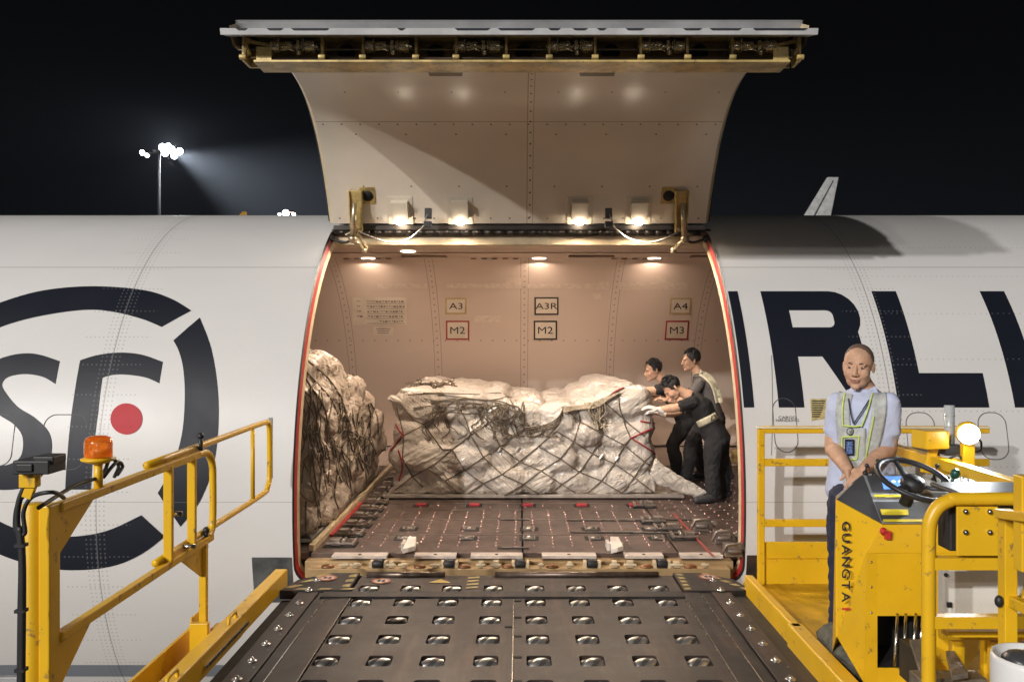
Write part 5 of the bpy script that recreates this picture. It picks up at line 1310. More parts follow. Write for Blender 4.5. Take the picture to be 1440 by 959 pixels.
for u, v, L in ((0.02, 1.0, 0.05), (0.10, 0.96, 0.09), (0.62, 0.86, 0.09), (0.74, 0.66, 0.07)):
    p = onpanel(u, v, 0.005); m_ = MB(); m_.lathe([(0.016, 0), (0.010, 0.014)], p, up, 12); m_.cylr(p, p+up*L, 0.004, 8); m_.ball(p+up*L, 0.011); build('joystick', m_, M_BLACK, CON)
# steering wheel
sc_ = P(1286, 674, 4.14); nrm = Vector((0.14, -0.40, 0.9)).normalized(); sx_ = Vector((1, 0, 0)); sx_ = (sx_-nrm*sx_.dot(nrm)).normalized(); sy_ = nrm.cross(sx_)
m_ = MB(); m_.tube([sc_+(sx_*math.cos(a)+sy_*math.sin(a))*0.172 for a in [2*math.pi*i/48 for i in range(48)]], 0.0135, 12, closed=True)
SW = build('steering_wheel', m_, M_BLACK, CON)
m_ = MB()
for a in (100, 220, 340):
    d = sx_*math.cos(math.radians(a))+sy_*math.sin(math.radians(a)); m_.loft([(sc_-nrm*0.03, sy_*0.02+sx_*0.02, nrm*0.012), (sc_-nrm*0.02+d*0.08, d.cross(nrm)*0.022, nrm*0.008), (sc_+d*0.165, d.cross(nrm)*0.013, nrm*0.007)], 12)
m_.lathe([(0.055, -0.04), (0.058, -0.02), (0.048, 0.002), (0.03, 0.012), (0.005, 0.014)], sc_, nrm, 24); m_.cylr(sc_-nrm*0.03, sc_-nrm*0.14, 0.03, 14); build('wheel_hub', m_, M_BLACK, CON)
p = sc_+sx_*0.168-sy_*0.02; m_ = MB(); m_.cylr(p, p+nrm*0.05, 0.008, 8); m_.lathe([(0.012, 0.045), (0.021, 0.06), (0.021, 0.08), (0.01, 0.092)], p, nrm, 16); build('spinner_knob', m_, mat('dark_green_plastic', (0.01, 0.07, 0.05), 0.2), CON)
p = P(1250, 738, 4.10); m_ = MB(); m_.cylr(p+Vector((-0.03,0.0,-0.02)), p+Vector((-0.03,-0.02,-0.035)), 0.016, 12); m_.cbox(p+Vector((-0.01,-0.01,-0.045)), (0.03, 0.02, 0.04)); build('red_handle', m_, mat('red_plastic', (0.6, 0.04, 0.03), 0.3), CON, 0.004)
m_ = MB()
for x_, y_ in ((1225, 790), (1225, 825), (1225, 861)): m_.cylr(P(x_, y_, 4.107), P(x_, y_, 4.095), 0.006, 8)
build('panel_bolt', m_, M_STEEL, CON)
# maker's name down the corner face
vx = (e_-a_).normalized(); fn = (b_2-a_).cross(e_-a_).normalized(); fn = fn if fn.y < 0 else -fn
top_p = P(1194.5, 735, 4.26); bot_p = P(1194.5, 870, 4.26)
uxv = (bot_p-top_p).normalized(); uyv = -(uxv.cross(fn)).normalized(); uyv = uyv if uyv.x > 0 else -uyv
def plane_at(px, py, off=0.008):
    d = P(px, py, 1.0); n_ = (c_-a_).cross(d_-a_).normalized() if False else (b_2-a_).cross(d_-a_).normalized(); n_ = n_ if n_.y < 0 else -n_
    t_ = a_.dot(n_)/d.dot(n_); return d*t_+n_*off
name_ = 'GUANGTA'; y0, y1 = 731, 864
for i, ch in enumerate(name_+'I'):
    yy = y0+(y1-y0)*(i+0.5)/8.0; BOLD[0] = 0.018; o = plane_at(1192, yy, 0.012); u_ = (plane_at(1192, yy+5, 0.012)-plane_at(1192, yy-5, 0.012)); w_ = (plane_at(1201, yy, 0.012)-plane_at(1188, yy, 0.012))
    m_ = MB(); text_on(m_, ch, o, u_, w_, 0.050, 1.0 if ch != 'I' else 1.0); build('brand_letter', m_, M_RED if ch == 'I' else M_BK, CON)
# levers through the opening, cab floor, pedals
M_CF = M_YELD; m_ = MB(); m_.box((1.62, 3.0, -1.70), (3.2, 4.12, -1.68)); build('cab_floor', m_, M_CF, LD)
for px, b in ((1258, 936), (1270, 932), (1284, 915), (1294, 905)):
    m_ = MB(); m_.tube([P(px+4, 862, 4.06), P(px, b, 3.98)], 0.007, 8); build('control_rod', m_, M_STEEL, LD)
m_ = MB(); m_.box((P(1271,0,3.9).x, 3.75, P(0,955,3.9).z), (P(1290,0,3.9).x, 3.95, P(0,902,3.9).z)); build('pedal_box', m_, M_BLACK, LD, 0.004)
M_TR = mat('ribbed_metal_step', (0.24, 0.20, 0.15), 0.5, 0.5, 0.2, 20)
m_ = MB(); m_.prism([P(1279, 898, 3.7), P(1296, 898, 3.7), P(1320, 948, 3.5), P(1296, 950, 3.5)], (0, 0, -0.02)); build('foot_pedal', m_, M_TR, LD, 0.003)
m_ = MB(); m_.prism([P(1330, 914, 3.6), P(1342, 914, 3.6), P(1362, 946, 3.4), P(1338, 950, 3.4)], (0, 0, -0.02)); build('foot_pedal', m_, M_TR, LD, 0.003)
m_ = MB(); m_.box((P(1286,0,3.5).x, 3.45, P(0,968,3.5).z), (P(1380,0,3.5).x, 3.55, P(0,948,3.5).z)); build('step_plate', m_, M_TR, LD, 0.003)
# near frame of the driver's seat
YN = 3.3; m_ = MB(); w = 0.0225*2
pts = [P(1306, 1100, YN), P(1306, 800, YN), P(1306, 752, YN), P(1309, 730, YN), P(1319, 713, YN), P(1335, 704, YN), P(1356, 701.5, YN), P(1500, 702, YN)]
m_.tube(smooth_px([tuple(q) for q in pts], 5), 0.026, 12)
for py, xa in ((791, 1306), (873, 1306)): m_.bar(P(xa, py, YN), P(1500, py, YN), 0.045, 0.045, (0,1,0))
build('seat_frame', m_, M_YEL, LD, 0.006)
m_ = MB(); a = P(1345, 712, YN-0.03); b = P(1403, 781, YN-0.03); m_.box((a.x, a.y-0.006, b.z), (b.x, a.y+0.006, a.z)); PLT = build('seat_plate', m_, M_YEL, LD, 0.003)
for px, py in ((1358, 719), (1392, 719), (1358, 748), (1392, 748)):
    m_ = MB(); m_.cylr(P(px, py, YN-0.036), P(px, py, YN-0.048), 0.010, 6); build('plate_bolt', m_, M_STEEL, PLT)
m_ = MB(); c = P(1348, 738, YN+0.10); m_.loft([(c+Vector((0.02,0,-0.10)), Vector((0.045,0,0)), Vector((0,0.03,0))), (c+Vector((-0.0,0,-0.06)), Vector((0.06,0,0)), Vector((0,0.05,0))), (c, Vector((0.065,0,0)), Vector((0,0.055,0))), (c+Vector((0,0,0.07)), Vector((0.06,0,0)), Vector((0,0.05,0)))], 20)
m_.cbox(P(1380, 735, YN+0.10), (0.30, 0.10, 0.20)); m_.box((P(1340,0,YN+.1).x, YN+0.05, P(0,698,YN).z-0.012), (P(1500,0,YN).x, YN+0.3, P(0,698,YN).z+0.006)); build('driver_seat', m_, M_BLACK, LD, 0.01)
# white electrical cabinet with tube lamp
m_ = MB(); a = P(1326, 797, 3.55); b = P(1440, 868, 3.55); m_.box((a.x, 3.55, b.z), (b.x+0.1, 3.60, a.z)); CAB = build('electrical_cabinet', m_, mat('cabinet_paint', (0.66, 0.64, 0.58), 0.3, 0, 0.03), LD, 0.008)
m_ = MB(); m_.cbox(P(1335, 850, 3.545), (0.018, 0.012, 0.02)); build('cabinet_lock', m_, M_BLACK, CAB); m_ = MB(); m_.cylr(P(1330, 808, 3.55), P(1330, 808, 3.54), 0.008, 8); build('cabinet_screw', m_, M_BLACK, CAB)
m_ = MB(); m_.cbox(P(1335, 857, 3.545), (0.016, 0.004, 0.03)); build('cabinet_label', m_, M_WHITE, CAB)
m_ = MB(); m_.box((P(1316,0,3.5).x, 3.4, P(0,884,3.5).z), (P(1500,0,3.5).x, 3.62, P(0,876,3.5).z)); m_.box((P(1325,0,3.6).x, 3.6, P(0,900,3.6).z), (P(1500,0,3.6).x, 3.64, P(0,886,3.6).z)); build('cabinet_shelf', m_, M_YEL, LD, 0.003)
for px in (1345, 1400):
    m_ = MB(); m_.bar(P(px, 900, 3.62), P(px, 1000, 3.62), 0.05, 0.04, (0,1,0)); build('shelf_leg', m_, M_YEL, LD, 0.003)
# nearest frame at the right margin
YX = 2.85; m_ = MB(); m_.bar(P(1417, 716, YX), P(1417, 1080, YX), 0.042, 0.045, (0,1,0)); m_.bar(P(1408, 722, YX), P(1490, 732, YX-0.4), 0.045, 0.03, (0,0,1)); m_.bar(P(1420, 843, YX), P(1500, 880, YX-0.3), 0.035, 0.035)
m_.tube(smooth_px([tuple(P(1428, 846, YX+0.1)), tuple(P(1438, 842, YX+0.1)), tuple(P(1446, 828, YX+0.1)), tuple(P(1448, 800, YX+0.1))], 5), 0.016, 10); build('ladder_frame', m_, M_YEL, LD, 0.004)
m_ = MB(); m_.bar(P(1442, 668, 2.7), P(1442, 802, 2.7), 0.05, 0.05, (0,1,0)); build('corner_post', m_, M_YEL, LD, 0.004)
m_ = MB(); m_.ball(P(1405, 845, 2.84), (0.014, 0.014, 0.02)); build('rubber_stop', m_, M_BLACK, LD)
# work lamp, siren box and mini mast behind the console
YL = 4.45; p = P(1362, 610, YL); m_ = MB(); m_.lathe([(0.055, 0.0), (0.06, 0.03), (0.045, 0.07)], p, (0.3, 1, 0.1), 24); m_.bar(p+Vector((0.02,0.05,-0.05)), p+Vector((0.02,0.05,-0.30)), 0.06, 0.04, (0,1,0)); m_.bar(p+Vector((-0.09,0.05,-0.13)), p+Vector((-0.09,0.05,-0.30)), 0.10, 0.02, (0,1,0))
WL = build('work_lamp', m_, M_YEL, LD, 0.004); WL['label'] = 'bright white work lamp behind the console'
m_ = MB(); m_.lathe([(0.052, 0), (0.045, 0.018), (0.02, 0.03), (0.002, 0.032)], p-Vector((0.004,0.012,0.001)), (-0.3, -1, -0.1), 24); build('lamp_lens', m_, emis('white_hot_lens', (0.95, 0.98, 1.0), 20), WL)
ld = bpy.data.lights.new('work_lamp_light', 'SPOT'); ld.energy = 42; ld.color = (0.92, 0.96, 1.0); ld.shadow_soft_size = 0.04; ld.spot_size = math.radians(150); ld.spot_blend = 0.25
lo = bpy.data.objects.new('work_lamp_light', ld); COL.objects.link(lo); lo.location = p+Vector((-0.01, -0.05, -0.01)); lo.rotation_euler = Vector((-0.1, -1, -0.6)).to_track_quat('-Z', 'Y').to_euler()
m_ = MB(); c = P(1308, 617, 4.55); M = Matrix.Rotation(math.radians(14), 3, 'Z'); m_.cbox(c, (0.14, 0.12, 0.095), M); m_.bar(c+Vector((0.02,0.0,-0.04)), c+Vector((-0.01,0.0,-0.16)), 0.05, 0.02, (0,1,0)); m_.bar(c+Vector((-0.05,0.0,-0.16)), c+Vector((0.10,0.0,-0.18)), 0.03, 0.02, (0,1,0)); build('siren_box', m_, M_YEL, LD, 0.006)
m_ = MB(); c = P(1335, 640, 4.6); m_.cylr(c, P(1335, 570, 4.6), 0.026, 16); m_.lathe([(0.028, 0), (0.028, 0.006)], P(1335, 585, 4.6), (0,0,1), 16); m_.lathe([(0.028, 0), (0.028, 0.006)], P(1335, 600, 4.6), (0,0,1), 16); build('stack_light', m_, mat('grey_translucent', (0.42, 0.44, 0.44), 0.3), LD)
m_ = MB(); m_.cbox(P(1338, 632, 4.55), (0.10, 0.07, 0.05)); m_.tube([tuple(q) for q in smooth_px([tuple(P(1321, 628, 4.6)), tuple(P(1320, 640, 4.6)), tuple(P(1328, 648, 4.5)), tuple(P(1348, 640, 4.5)), tuple(P(1356, 660, 4.5)), tuple(P(1352, 672, 4.4)), tuple(P(1356, 690, 4.35))], 5)], 0.006, 8)
m_.tube([tuple(q) for q in smooth_px([tuple(P(1366, 635, 4.55)), tuple(P(1378, 634, 4.6)), tuple(P(1380, 622, 4.6)), tuple(P(1374, 616, 4.55))], 5)], 0.005, 8); build('lamp_wiring', m_, M_BLACK, LD)
# separate things on the loader
m_ = MB(); c = P(1445, 1010, 2.55); m_.lathe([(0.115, -0.3), (0.115, 0.22), (0.112, 0.235), (0.105, 0.235), (0.10, 0.20), (0.09, 0.10)], (P(1462,0,2.55).x, 2.58, -1.19), n=40)
dr = build('white_drum', m_, M_WHITE, None); tag(dr, 'white round drum with dark crumpled stuff inside, at the lower right corner', 'drum')
m_ = MB(); 
for i in range(7): m_.ball((P(1462,0,2.55).x+random.uniform(-.05,.05), 2.58+random.uniform(-.05,.05), -0.99+random.uniform(-.02,.02)), (0.05, 0.05, 0.03), 12, 8, jit=0.3, seed=i)
build('crumpled_liner', m_, mat('dark_bag', (0.05, 0.05, 0.055), 0.35), dr)
# folded cloth on the guide
random.seed(17)
m_ = MB(); pts = [(1160, 880, 4.75, .05), (1172, 886, 4.7, .085), (1186, 900, 4.6, .115), (1198, 915, 4.5, .13), (1212, 930, 4.4, .12), (1220, 945, 4.3, .095)]
secs = [(P(a, b, Y)+Vector((0.0,0,-0.03)), Vector((w, -0.02, 0.02)), Vector((0.0, 0.3*w, w*0.8))) for a, b, Y, w in pts]; m_.loft(secs, 26)
for i in range(6):
    a, b, Y, w = pts[i % 6]; m_.ball(P(a+random.uniform(-6, 6), b+4, Y), (w*0.8, w*0.6, w*0.5))
cm2 = remesh(m_, 0.009, 2); cm2 = displaced(cm2, 0.022, 7, 4, (0.6, 1.3, 1.3))
o = link('draped_jacket', cm2, mat('olive_grey_cloth', (0.105, 0.10, 0.075), 0.85, 0, 0.15, 20, 0.3, 200), None); tag(o, 'olive grey crumpled jacket lying beside the yellow guide below the console', 'jacket')
BOLD[0] = 0.0
# ================================================================== people
M_SK = mat('warm_skin', (0.55, 0.32, 0.205), 0.62, 0, 0.10, 25, 0.08, 300, sub=0.06)
M_HAIR = mat('black_hair', (0.012, 0.010, 0.009), 0.5, 0, 0.2, 60, 0.6, 260)
M_EYEW = mat('eye_white', (0.42, 0.37, 0.33), 0.6); M_EYED = mat('dark_iris', (0.02, 0.012, 0.01), 0.25); M_LIPS = mat('lip', (0.36, 0.15, 0.12), 0.45)
def V(*a): return Vector(a)
def frame(fwd, up=(0,0,1)):
    f = Vector(fwd).normalized(); u = Vector(up); s_ = f.cross(u).normalized(); u = s_.cross(f).normalized()
    return Matrix((s_, f, u)).transposed()          # columns: right-hand side, forward, up  (local x, y, z)
def limb(mb, pts, radii, flat=1.0, n=14):
    pts = [Vector(p) for p in pts]; secs = []
    # resample for smooth taper
    P_ = [Vector(q) for q in smooth_px([tuple(p) for p in pts], 4)]; R_ = [r[0] for r in smooth_px([(r, 0) for r in radii], 4)]
    mb.tube(P_, R_, n)
    mb.ball(P_[0], R_[0], 12, 8); mb.ball(P_[-1], R_[-1], 12, 8)
def head_mesh(c, M, k=1.0, hairstyle='short', neck=None):
    """c centre of head, M frame; returns skin mesh, features MB (list), hair mesh"""
    def L(x, y, z_): return Vector(c)+M @ (Vector((x, y, z_))*k)
    mb = MB()
    def el(x, y, z_, a, b, d, rot=None): mb.ball(L(x, y, z_), (a*k, b*k, d*k), 24, 16, M if rot is None else M @ rot)
    el(0, -0.015, 0.032, 0.074, 0.093, 0.086)
    el(0, 0.03, -0.02, 0.065, 0.060, 0.082); el(0, 0.034, -0.070, 0.052, 0.048, 0.038); el(0, 0.0, -0.05, 0.058, 0.06, 0.05)
    for s_ in (-1, 1):
        el(s_*0.038, 0.060, -0.026, 0.025, 0.024, 0.028); el(s_*0.047, 0.004, -0.052, 0.014, 0.038, 0.028)
        el(s_*0.074, -0.012, -0.006, 0.006, 0.016, 0.027, Matrix.Rotation(s_*0.35, 3, 'Z')); el(s_*0.076, -0.016, 0.008, 0.006, 0.012, 0.016)
        el(s_*0.030, 0.078, 0.024, 0.024, 0.012, 0.009); el(s_*0.012, 0.098, -0.033, 0.009, 0.011, 0.008)
        el(s_*0.031, 0.079, 0.0105, 0.017, 0.009, 0.004)
    nz = MB()
    mb.tube([L(0, 0.085, 0.020), L(0, 0.094, 0.0), L(0, 0.104, -0.018), L(0, 0.112, -0.030)], [0.009*k, 0.010*k, 0.011*k, 0.012*k], 12)
    el(0, 0.107, -0.031, 0.012, 0.010, 0.009)
    el(0, 0.086, -0.060, 0.024, 0.012, 0.008); el(0, 0.084, -0.070, 0.020, 0.012, 0.009); el(0, 0.074, -0.096, 0.022, 0.018, 0.016); el(0, 0.078, -0.05, 0.03, 0.014, 0.014)
    if neck is not None:
        nb_ = Vector(neck); a = L(0, -0.022, -0.05); mb.tube([a, (a+nb_)/2, nb_], [0.052*k, 0.053*k, 0.062*k], 18)
    me = remesh(mb, 0.0045*k, 4)
    ft = MB(); ft.mi = 1
    for s_ in (-1, 1):
        ft.mi = 1; ft.ball(L(s_*0.031, 0.0825, 0.003), (0.0112*k, 0.0050*k, 0.0032*k), 14, 10, M)
        ft.mi = 2; ft.ball(L(s_*0.031, 0.0865, 0.003), (0.0062*k, 0.0034*k, 0.0038*k), 10, 8, M)
        ft.tube([L(s_*0.016, 0.0895, 0.0235), L(s_*0.030, 0.0905, 0.0265), L(s_*0.047, 0.081, 0.0225)], [0.0022*k, 0.0032*k, 0.0014*k], 8)
        ft.ball(L(s_*0.0065, 0.108, -0.0385), (0.0035*k, 0.004*k, 0.002*k), 8, 6, M)
    ft.tube([L(-0.022, 0.088, -0.0645), L(0, 0.0985, -0.0640), L(0.022, 0.088, -0.0645)], 0.0013*k, 6)
    ft.mi = 3; ft.tube([L(-0.021, 0.088, -0.0612), L(-0.008, 0.0965, -0.0585), L(0.008, 0.0965, -0.0585), L(0.021, 0.088, -0.0612)], 0.003*k, 8); ft.tube([L(-0.018, 0.088, -0.0685), L(0, 0.0965, -0.070), L(0.018, 0.088, -0.0685)], 0.0042*k, 8)
    hb = MB()
    if hairstyle == 'buzz':
        hb.ball(L(0, -0.0195, 0.0365), (0.0745*k, 0.0907*k, 0.0845*k), 40, 28, M)
    else:
        hb.ball(L(0, -0.022, 0.042), (0.0795*k, 0.0935*k, 0.0865*k), 48, 34, M, jit=0.07, seed=int(c[0]*10))
        for i in range(150):
            a = random.uniform(0, 6.28); ph = random.uniform(0, 1.25)
            d = Vector((math.sin(ph)*math.cos(a), math.sin(ph)*math.sin(a), math.cos(ph))); q = Vector((d.x*0.080, d.y*0.093-0.022, d.z*0.088+0.042))
            tip = q+d*0.016+Vector((random.uniform(-.012, .012), 0.012, random.uniform(-.008, .006))); hb.tube([L(*q), L(*((q+tip)/2+Vector((0,.002,.002)))), L(*tip)], [0.007*k, 0.005*k, 0.0012*k], 5)
        for s_ in (-1, 1): hb.ball(L(s_*0.071, -0.005, 0.018), (0.008*k, 0.022*k, 0.03*k), 14, 10, M)
    return me, ft, hb
def hand(mb, wrist, direction, palm_n, side, k=1.0, curl=0.4, spread=0.12):
    """side: +1 thumb on the +cross side. palm_n = direction the palm faces"""
    d = Vector(direction).normalized(); n_ = Vector(palm_n); n_ = (n_-d*n_.dot(d)).normalized(); s_ = d.cross(n_).normalized()*side
    w = Vector(wrist); L = 0.085*k
    mb.loft([(w, s_*0.028*k, n_*0.020*k), (w+d*L*0.35, s_*0.038*k, n_*0.016*k), (w+d*L*0.8, s_*0.042*k, n_*0.014*k), (w+d*L, s_*0.040*k, n_*0.012*k)], 16)
    for i, (off, ln) in enumerate(((0.030, 0.070), (0.010, 0.080), (-0.010, 0.074), (-0.029, 0.056))):
        a = w+d*L*0.9+s_*off*k; dd = (d+s_*(0.5-i/3)*spread*1.6).normalized(); pts = [a]; ang = 0
        for j, seg in enumerate((0.45, 0.32, 0.26)):
            ang += curl*(0.9+0.25*j); v = dd*math.cos(ang)+n_*math.sin(ang); pts.append(pts[-1]+v*ln*seg*k)
        mb.tube(pts, [0.0098*k, 0.0090*k, 0.0080*k, 0.0066*k], 10); mb.ball(pts[-1], 0.0066*k, 8, 6)
        for q, r_ in zip(pts[:3], (0.0098, 0.0092, 0.0082)): mb.ball(q, r_*k, 8, 6)
    a = w+d*L*0.28+s_*0.030*k; v1 = (d*0.62+s_*0.72+n_*0.25).normalized(); v2 = (d*0.9+s_*0.35+n_*0.3).normalized()
    pts = [a, a+v1*0.036*k, a+v1*0.036*k+v2*0.030*k, a+v1*0.036*k+v2*0.052*k]
    mb.tube(pts, [0.014*k, 0.011*k, 0.0096*k, 0.0075*k], 10)
    for q, r_ in zip(pts, (0.0145, 0.0112, 0.0097, 0.0075)): mb.ball(q, r_*k, 8, 6)
def person(base, label, J, fwd, outfit, group=None):
    """J: joints in world space. returns body object, dictionary of BVH"""
    body = MB(); B_ = MB(); k = J.get('k', 1.0)
    chest, pelvis, neck = J['chest'], J['pelvis'], J['neck']; side = J['side']; dep = J['dep']
    def torso(mb, g, top=True):
        a = pelvis; b = chest; n_ = neck
        ts = [(a-(b-a)*0.18, .150, .100), (a, .168, .112), (a+(b-a)*0.4, .150, .100), (a+(b-a)*0.8, .165, .112), (b+(n_-b)*0.1, .178, .116), (b+(n_-b)*0.5, .165, .098)]
        if top: ts += [(b+(n_-b)*0.8, .105, .072), (n_, .062, .058)]
        secs = [(c_, side*(w_+g)*k, dep*(d_+g)*k) for c_, w_, d_ in ts]; mb.loft(secs, 28)
    torso(B_, -0.004)
    for s_ in ('L', 'R'):
        sh, el, wr = J['sh'+s_], J['el'+s_], J['wr'+s_]
        limb(B_, [sh, sh+(el-sh)*0.35, el, el+(wr-el)*0.3, wr], [0.052*k, 0.050*k, 0.043*k, 0.045*k, 0.029*k])
        hp, kn, an = J['hp'+s_], J['kn'+s_], J['an'+s_]
        limb(B_, [hp, hp+(kn-hp)*0.4, kn, kn+(an-kn)*0.3, an], [0.082*k, 0.078*k, 0.056*k, 0.055*k, 0.038*k])
        ft_ = J['ft'+s_]; limb(B_, [an-V(0,0,0.03), an+(ft_-an)*0.6-V(0,0,0.02), ft_-V(0,0,0.02)], [0.042*k, 0.04*k, 0.03*k])
    me = remesh(B_, 0.010*k, 3); join_me(body, me, 0)
    hM = frame(J['face'], J.get('headup', (0,0,1)))
    hm, ft, hb = head_mesh(J['head'], hM, k, J.get('hair', 'short'), neck-(neck-J['head'])*0.0)
    join_me(body, hm, 0); b0 = len(body.v)
    body.add(ft.v, [], None)
    for f_, mi in zip(ft.f, ft.m): body.f.append([b0+i for i in f_]); body.m.append(mi); body.sm.append(True)
    for s_ in ('L', 'R'):
        h = J.get('hand'+s_)
        if h is None or outfit.get('gloves'+s_): continue
        hmb = MB(); hand(hmb, J['wr'+s_], h[0], h[1], h[2], k*1.0, h[3]); join_me(body, remesh(hmb, 0.0038, 1), 0)
    o = build('person', body, [M_SK, M_EYEW, M_EYED, M_LIPS], None)
    tag(o, label, 'person', group)
    build('hair', hb, outfit.get('hairmat', M_HAIR), o)
    # shirt: torso and short sleeves
    S = MB(); torso(S, 0.014)
    for s_ in ('L', 'R'):
        sh, el = J['sh'+s_], J['el'+s_]; d = el-sh; sl = outfit.get('sleeve', 0.62)
        limb(S, [sh+d*0.02, sh+d*0.3, sh+d*sl], [0.060*k, 0.062*k, 0.060*k])
        S.tube([sh+d*(sl-0.05), sh+d*(sl+0.06)], [0.060*k, 0.063*k], 16)
    if outfit.get('hem', 0): S.loft([(pelvis+(chest-pelvis)*0.2, side*.172*k, dep*.122*k), (pelvis-(chest-pelvis)*outfit['hem'], side*.182*k, dep*.130*k)], 28)
    sm = remesh(S, 0.010*k, 2); sm = displaced(sm, 0.008, 9, 3, (1, 1, 0.7)); shirt = link('shirt', sm, outfit['shirt'], o)
    bv = BVHTree.FromPolygons([v.co[:] for v in sm.vertices], [tuple(p.vertices) for p in sm.polygons])
    c_ = MB(); c_.tube([neck+side*0.062*k*math.cos(a)+dep*0.060*k*math.sin(a)-(neck-chest).normalized()*0.006 for a in [2*math.pi*i/20 for i in range(20)]], 0.013*k, 8, closed=True); build('collar', c_, outfit.get('collar', outfit['shirt']), o)
    # trousers
    T = MB(); T.loft([(pelvis+(chest-pelvis)*0.12, side*.172*k, dep*.118*k), (pelvis, side*.178*k, dep*.124*k), (pelvis-(chest-pelvis)*0.25, side*.165*k, dep*.118*k)], 28)
    for s_ in ('L', 'R'):
        hp, kn, an = J['hp'+s_], J['kn'+s_], J['an'+s_]; lo = kn+(an-kn)*0.95
        limb(T, [hp, hp+(kn-hp)*0.4, kn, kn+(an-kn)*0.5, lo], [0.105*k, 0.100*k, 0.080*k, 0.078*k, 0.072*k])
    tm_ = remesh(T, 0.011*k, 2); tm_ = displaced(tm_, 0.016, 8, 6, (1, 1, 0.8)); link('trousers', tm_, outfit['trousers'], o)
    for s_ in ('L', 'R'):
        an, ft_ = J['an'+s_], J['ft'+s_]; m_ = MB(); limb(m_, [an-V(0,0,0.025), an+(ft_-an)*0.5-V(0,0,0.02), ft_-V(0,0,0.018)], [0.055*k, 0.052*k, 0.042*k]); hl = an-(ft_-an)*0.25; m_.ball(hl-V(0,0,0.03), (0.045*k, 0.045*k, 0.04*k))
        zmin = J['floor']; me_ = remesh(m_, 0.008, 2)
        for v in me_.vertices: v.co.z = max(v.co.z, zmin+0.004)
        link('shoe', me_, outfit['shoe'], o)
    if outfit.get('glovesL') or outfit.get('glovesR'):
        for s_ in ('L', 'R'):
            h = J['hand'+s_]; m_ = MB(); hand(m_, J['wr'+s_], h[0], h[1], h[2], k*1.12, h[3]); d_ = Vector(h[0]).normalized(); m_.tube([J['wr'+s_]-d_*0.05, J['wr'+s_]+d_*0.01], [0.036, 0.034], 16); link('glove', remesh(m_, 0.005, 1), outfit['glovemat'], o)
    return o, bv
def camribbon(bv, path, wpx, mb, off=0.008, n=5, normal_off=0.0):
    """band lying on the clothes, along a path of photograph points"""
    sp = smooth_px(path, 6); rows = []; last = None
    for i, p in enumerate(sp):
        a = Vector(sp[max(i-1, 0)]); b = Vector(sp[min(i+1, len(sp)-1)]); d = (b-a).normalized(); nn = Vector((-d.y, d.x)); row = []
        for j in range(n):
            q = Vector(p)+nn*wpx*(j/(n-1)-0.5); h = raycam(bv, q.x, q.y, off)
            if h is None and row and row[-1] is not None: h = P(q.x, q.y, row[-1].y)
            row.append(h)
        if all(h is None for h in row): row = None
        else:
            g = next(h for h in row if h is not None); row = [h if h is not None else P((Vector(p)+nn*wpx*(j/(n-1)-0.5)).x, (Vector(p)+nn*wpx*(j/(n-1)-0.5)).y, g.y) for j, h in enumerate(row)]
        rows.append(row)
    rows = [r_ for r_ in rows if r_]
    b0 = []; vs = [v for r_ in rows for v in r_]
    vs2 = [v+v.normalized()*0.006 for v in vs]; m = len(vs)
    fs = []
    for i in range(len(rows)-1):
        for j in range(n-1): a = i*n+j; fs += [(a, a+1, a+n+1, a+n), (m+a, m+a+n, m+a+n+1, m+a+1)]
        fs += [(i*n, i*n+n, m+i*n+n, m+i*n), (i*n+n-1, m+i*n+n-1, m+i*n+2*n-1, i*n+2*n-1)]
    mb.add(vs+vs2, fs, True)
M_BLUE = mat('pale_blue_polo', (0.48, 0.52, 0.67), 0.75, 0, 0.05, 10, 0.15, 250)
M_NVY = mat('navy_trousers', (0.018, 0.021, 0.045), 0.8, 0, 0.1, 10, 0.2, 150)
M_BLK = mat('black_cotton', (0.014, 0.013, 0.014), 0.85, 0, 0.2, 8, 0.25, 120)
M_GRYS = mat('grey_brown_shirt', (0.10, 0.085, 0.078), 0.8, 0, 0.1, 8, 0.2, 150)
M_SHOE = mat('dark_shoe', (0.022, 0.021, 0.023), 0.5)
M_GLV = mat('white_cotton_glove', (0.70, 0.64, 0.60), 0.85, 0, 0.06, 30, 0.3, 200)
M_VEST = mat('silver_vest', (0.44, 0.45, 0.43), 0.55, 0, 0.12, 40, 0.3, 180)
M_LIME = mat('lime_trim', (0.55, 0.66, 0.14), 0.6, 0, 0.05)
M_CRM = mat('cream_reflective', (0.60, 0.54, 0.38), 0.5, 0, 0.08, 30)
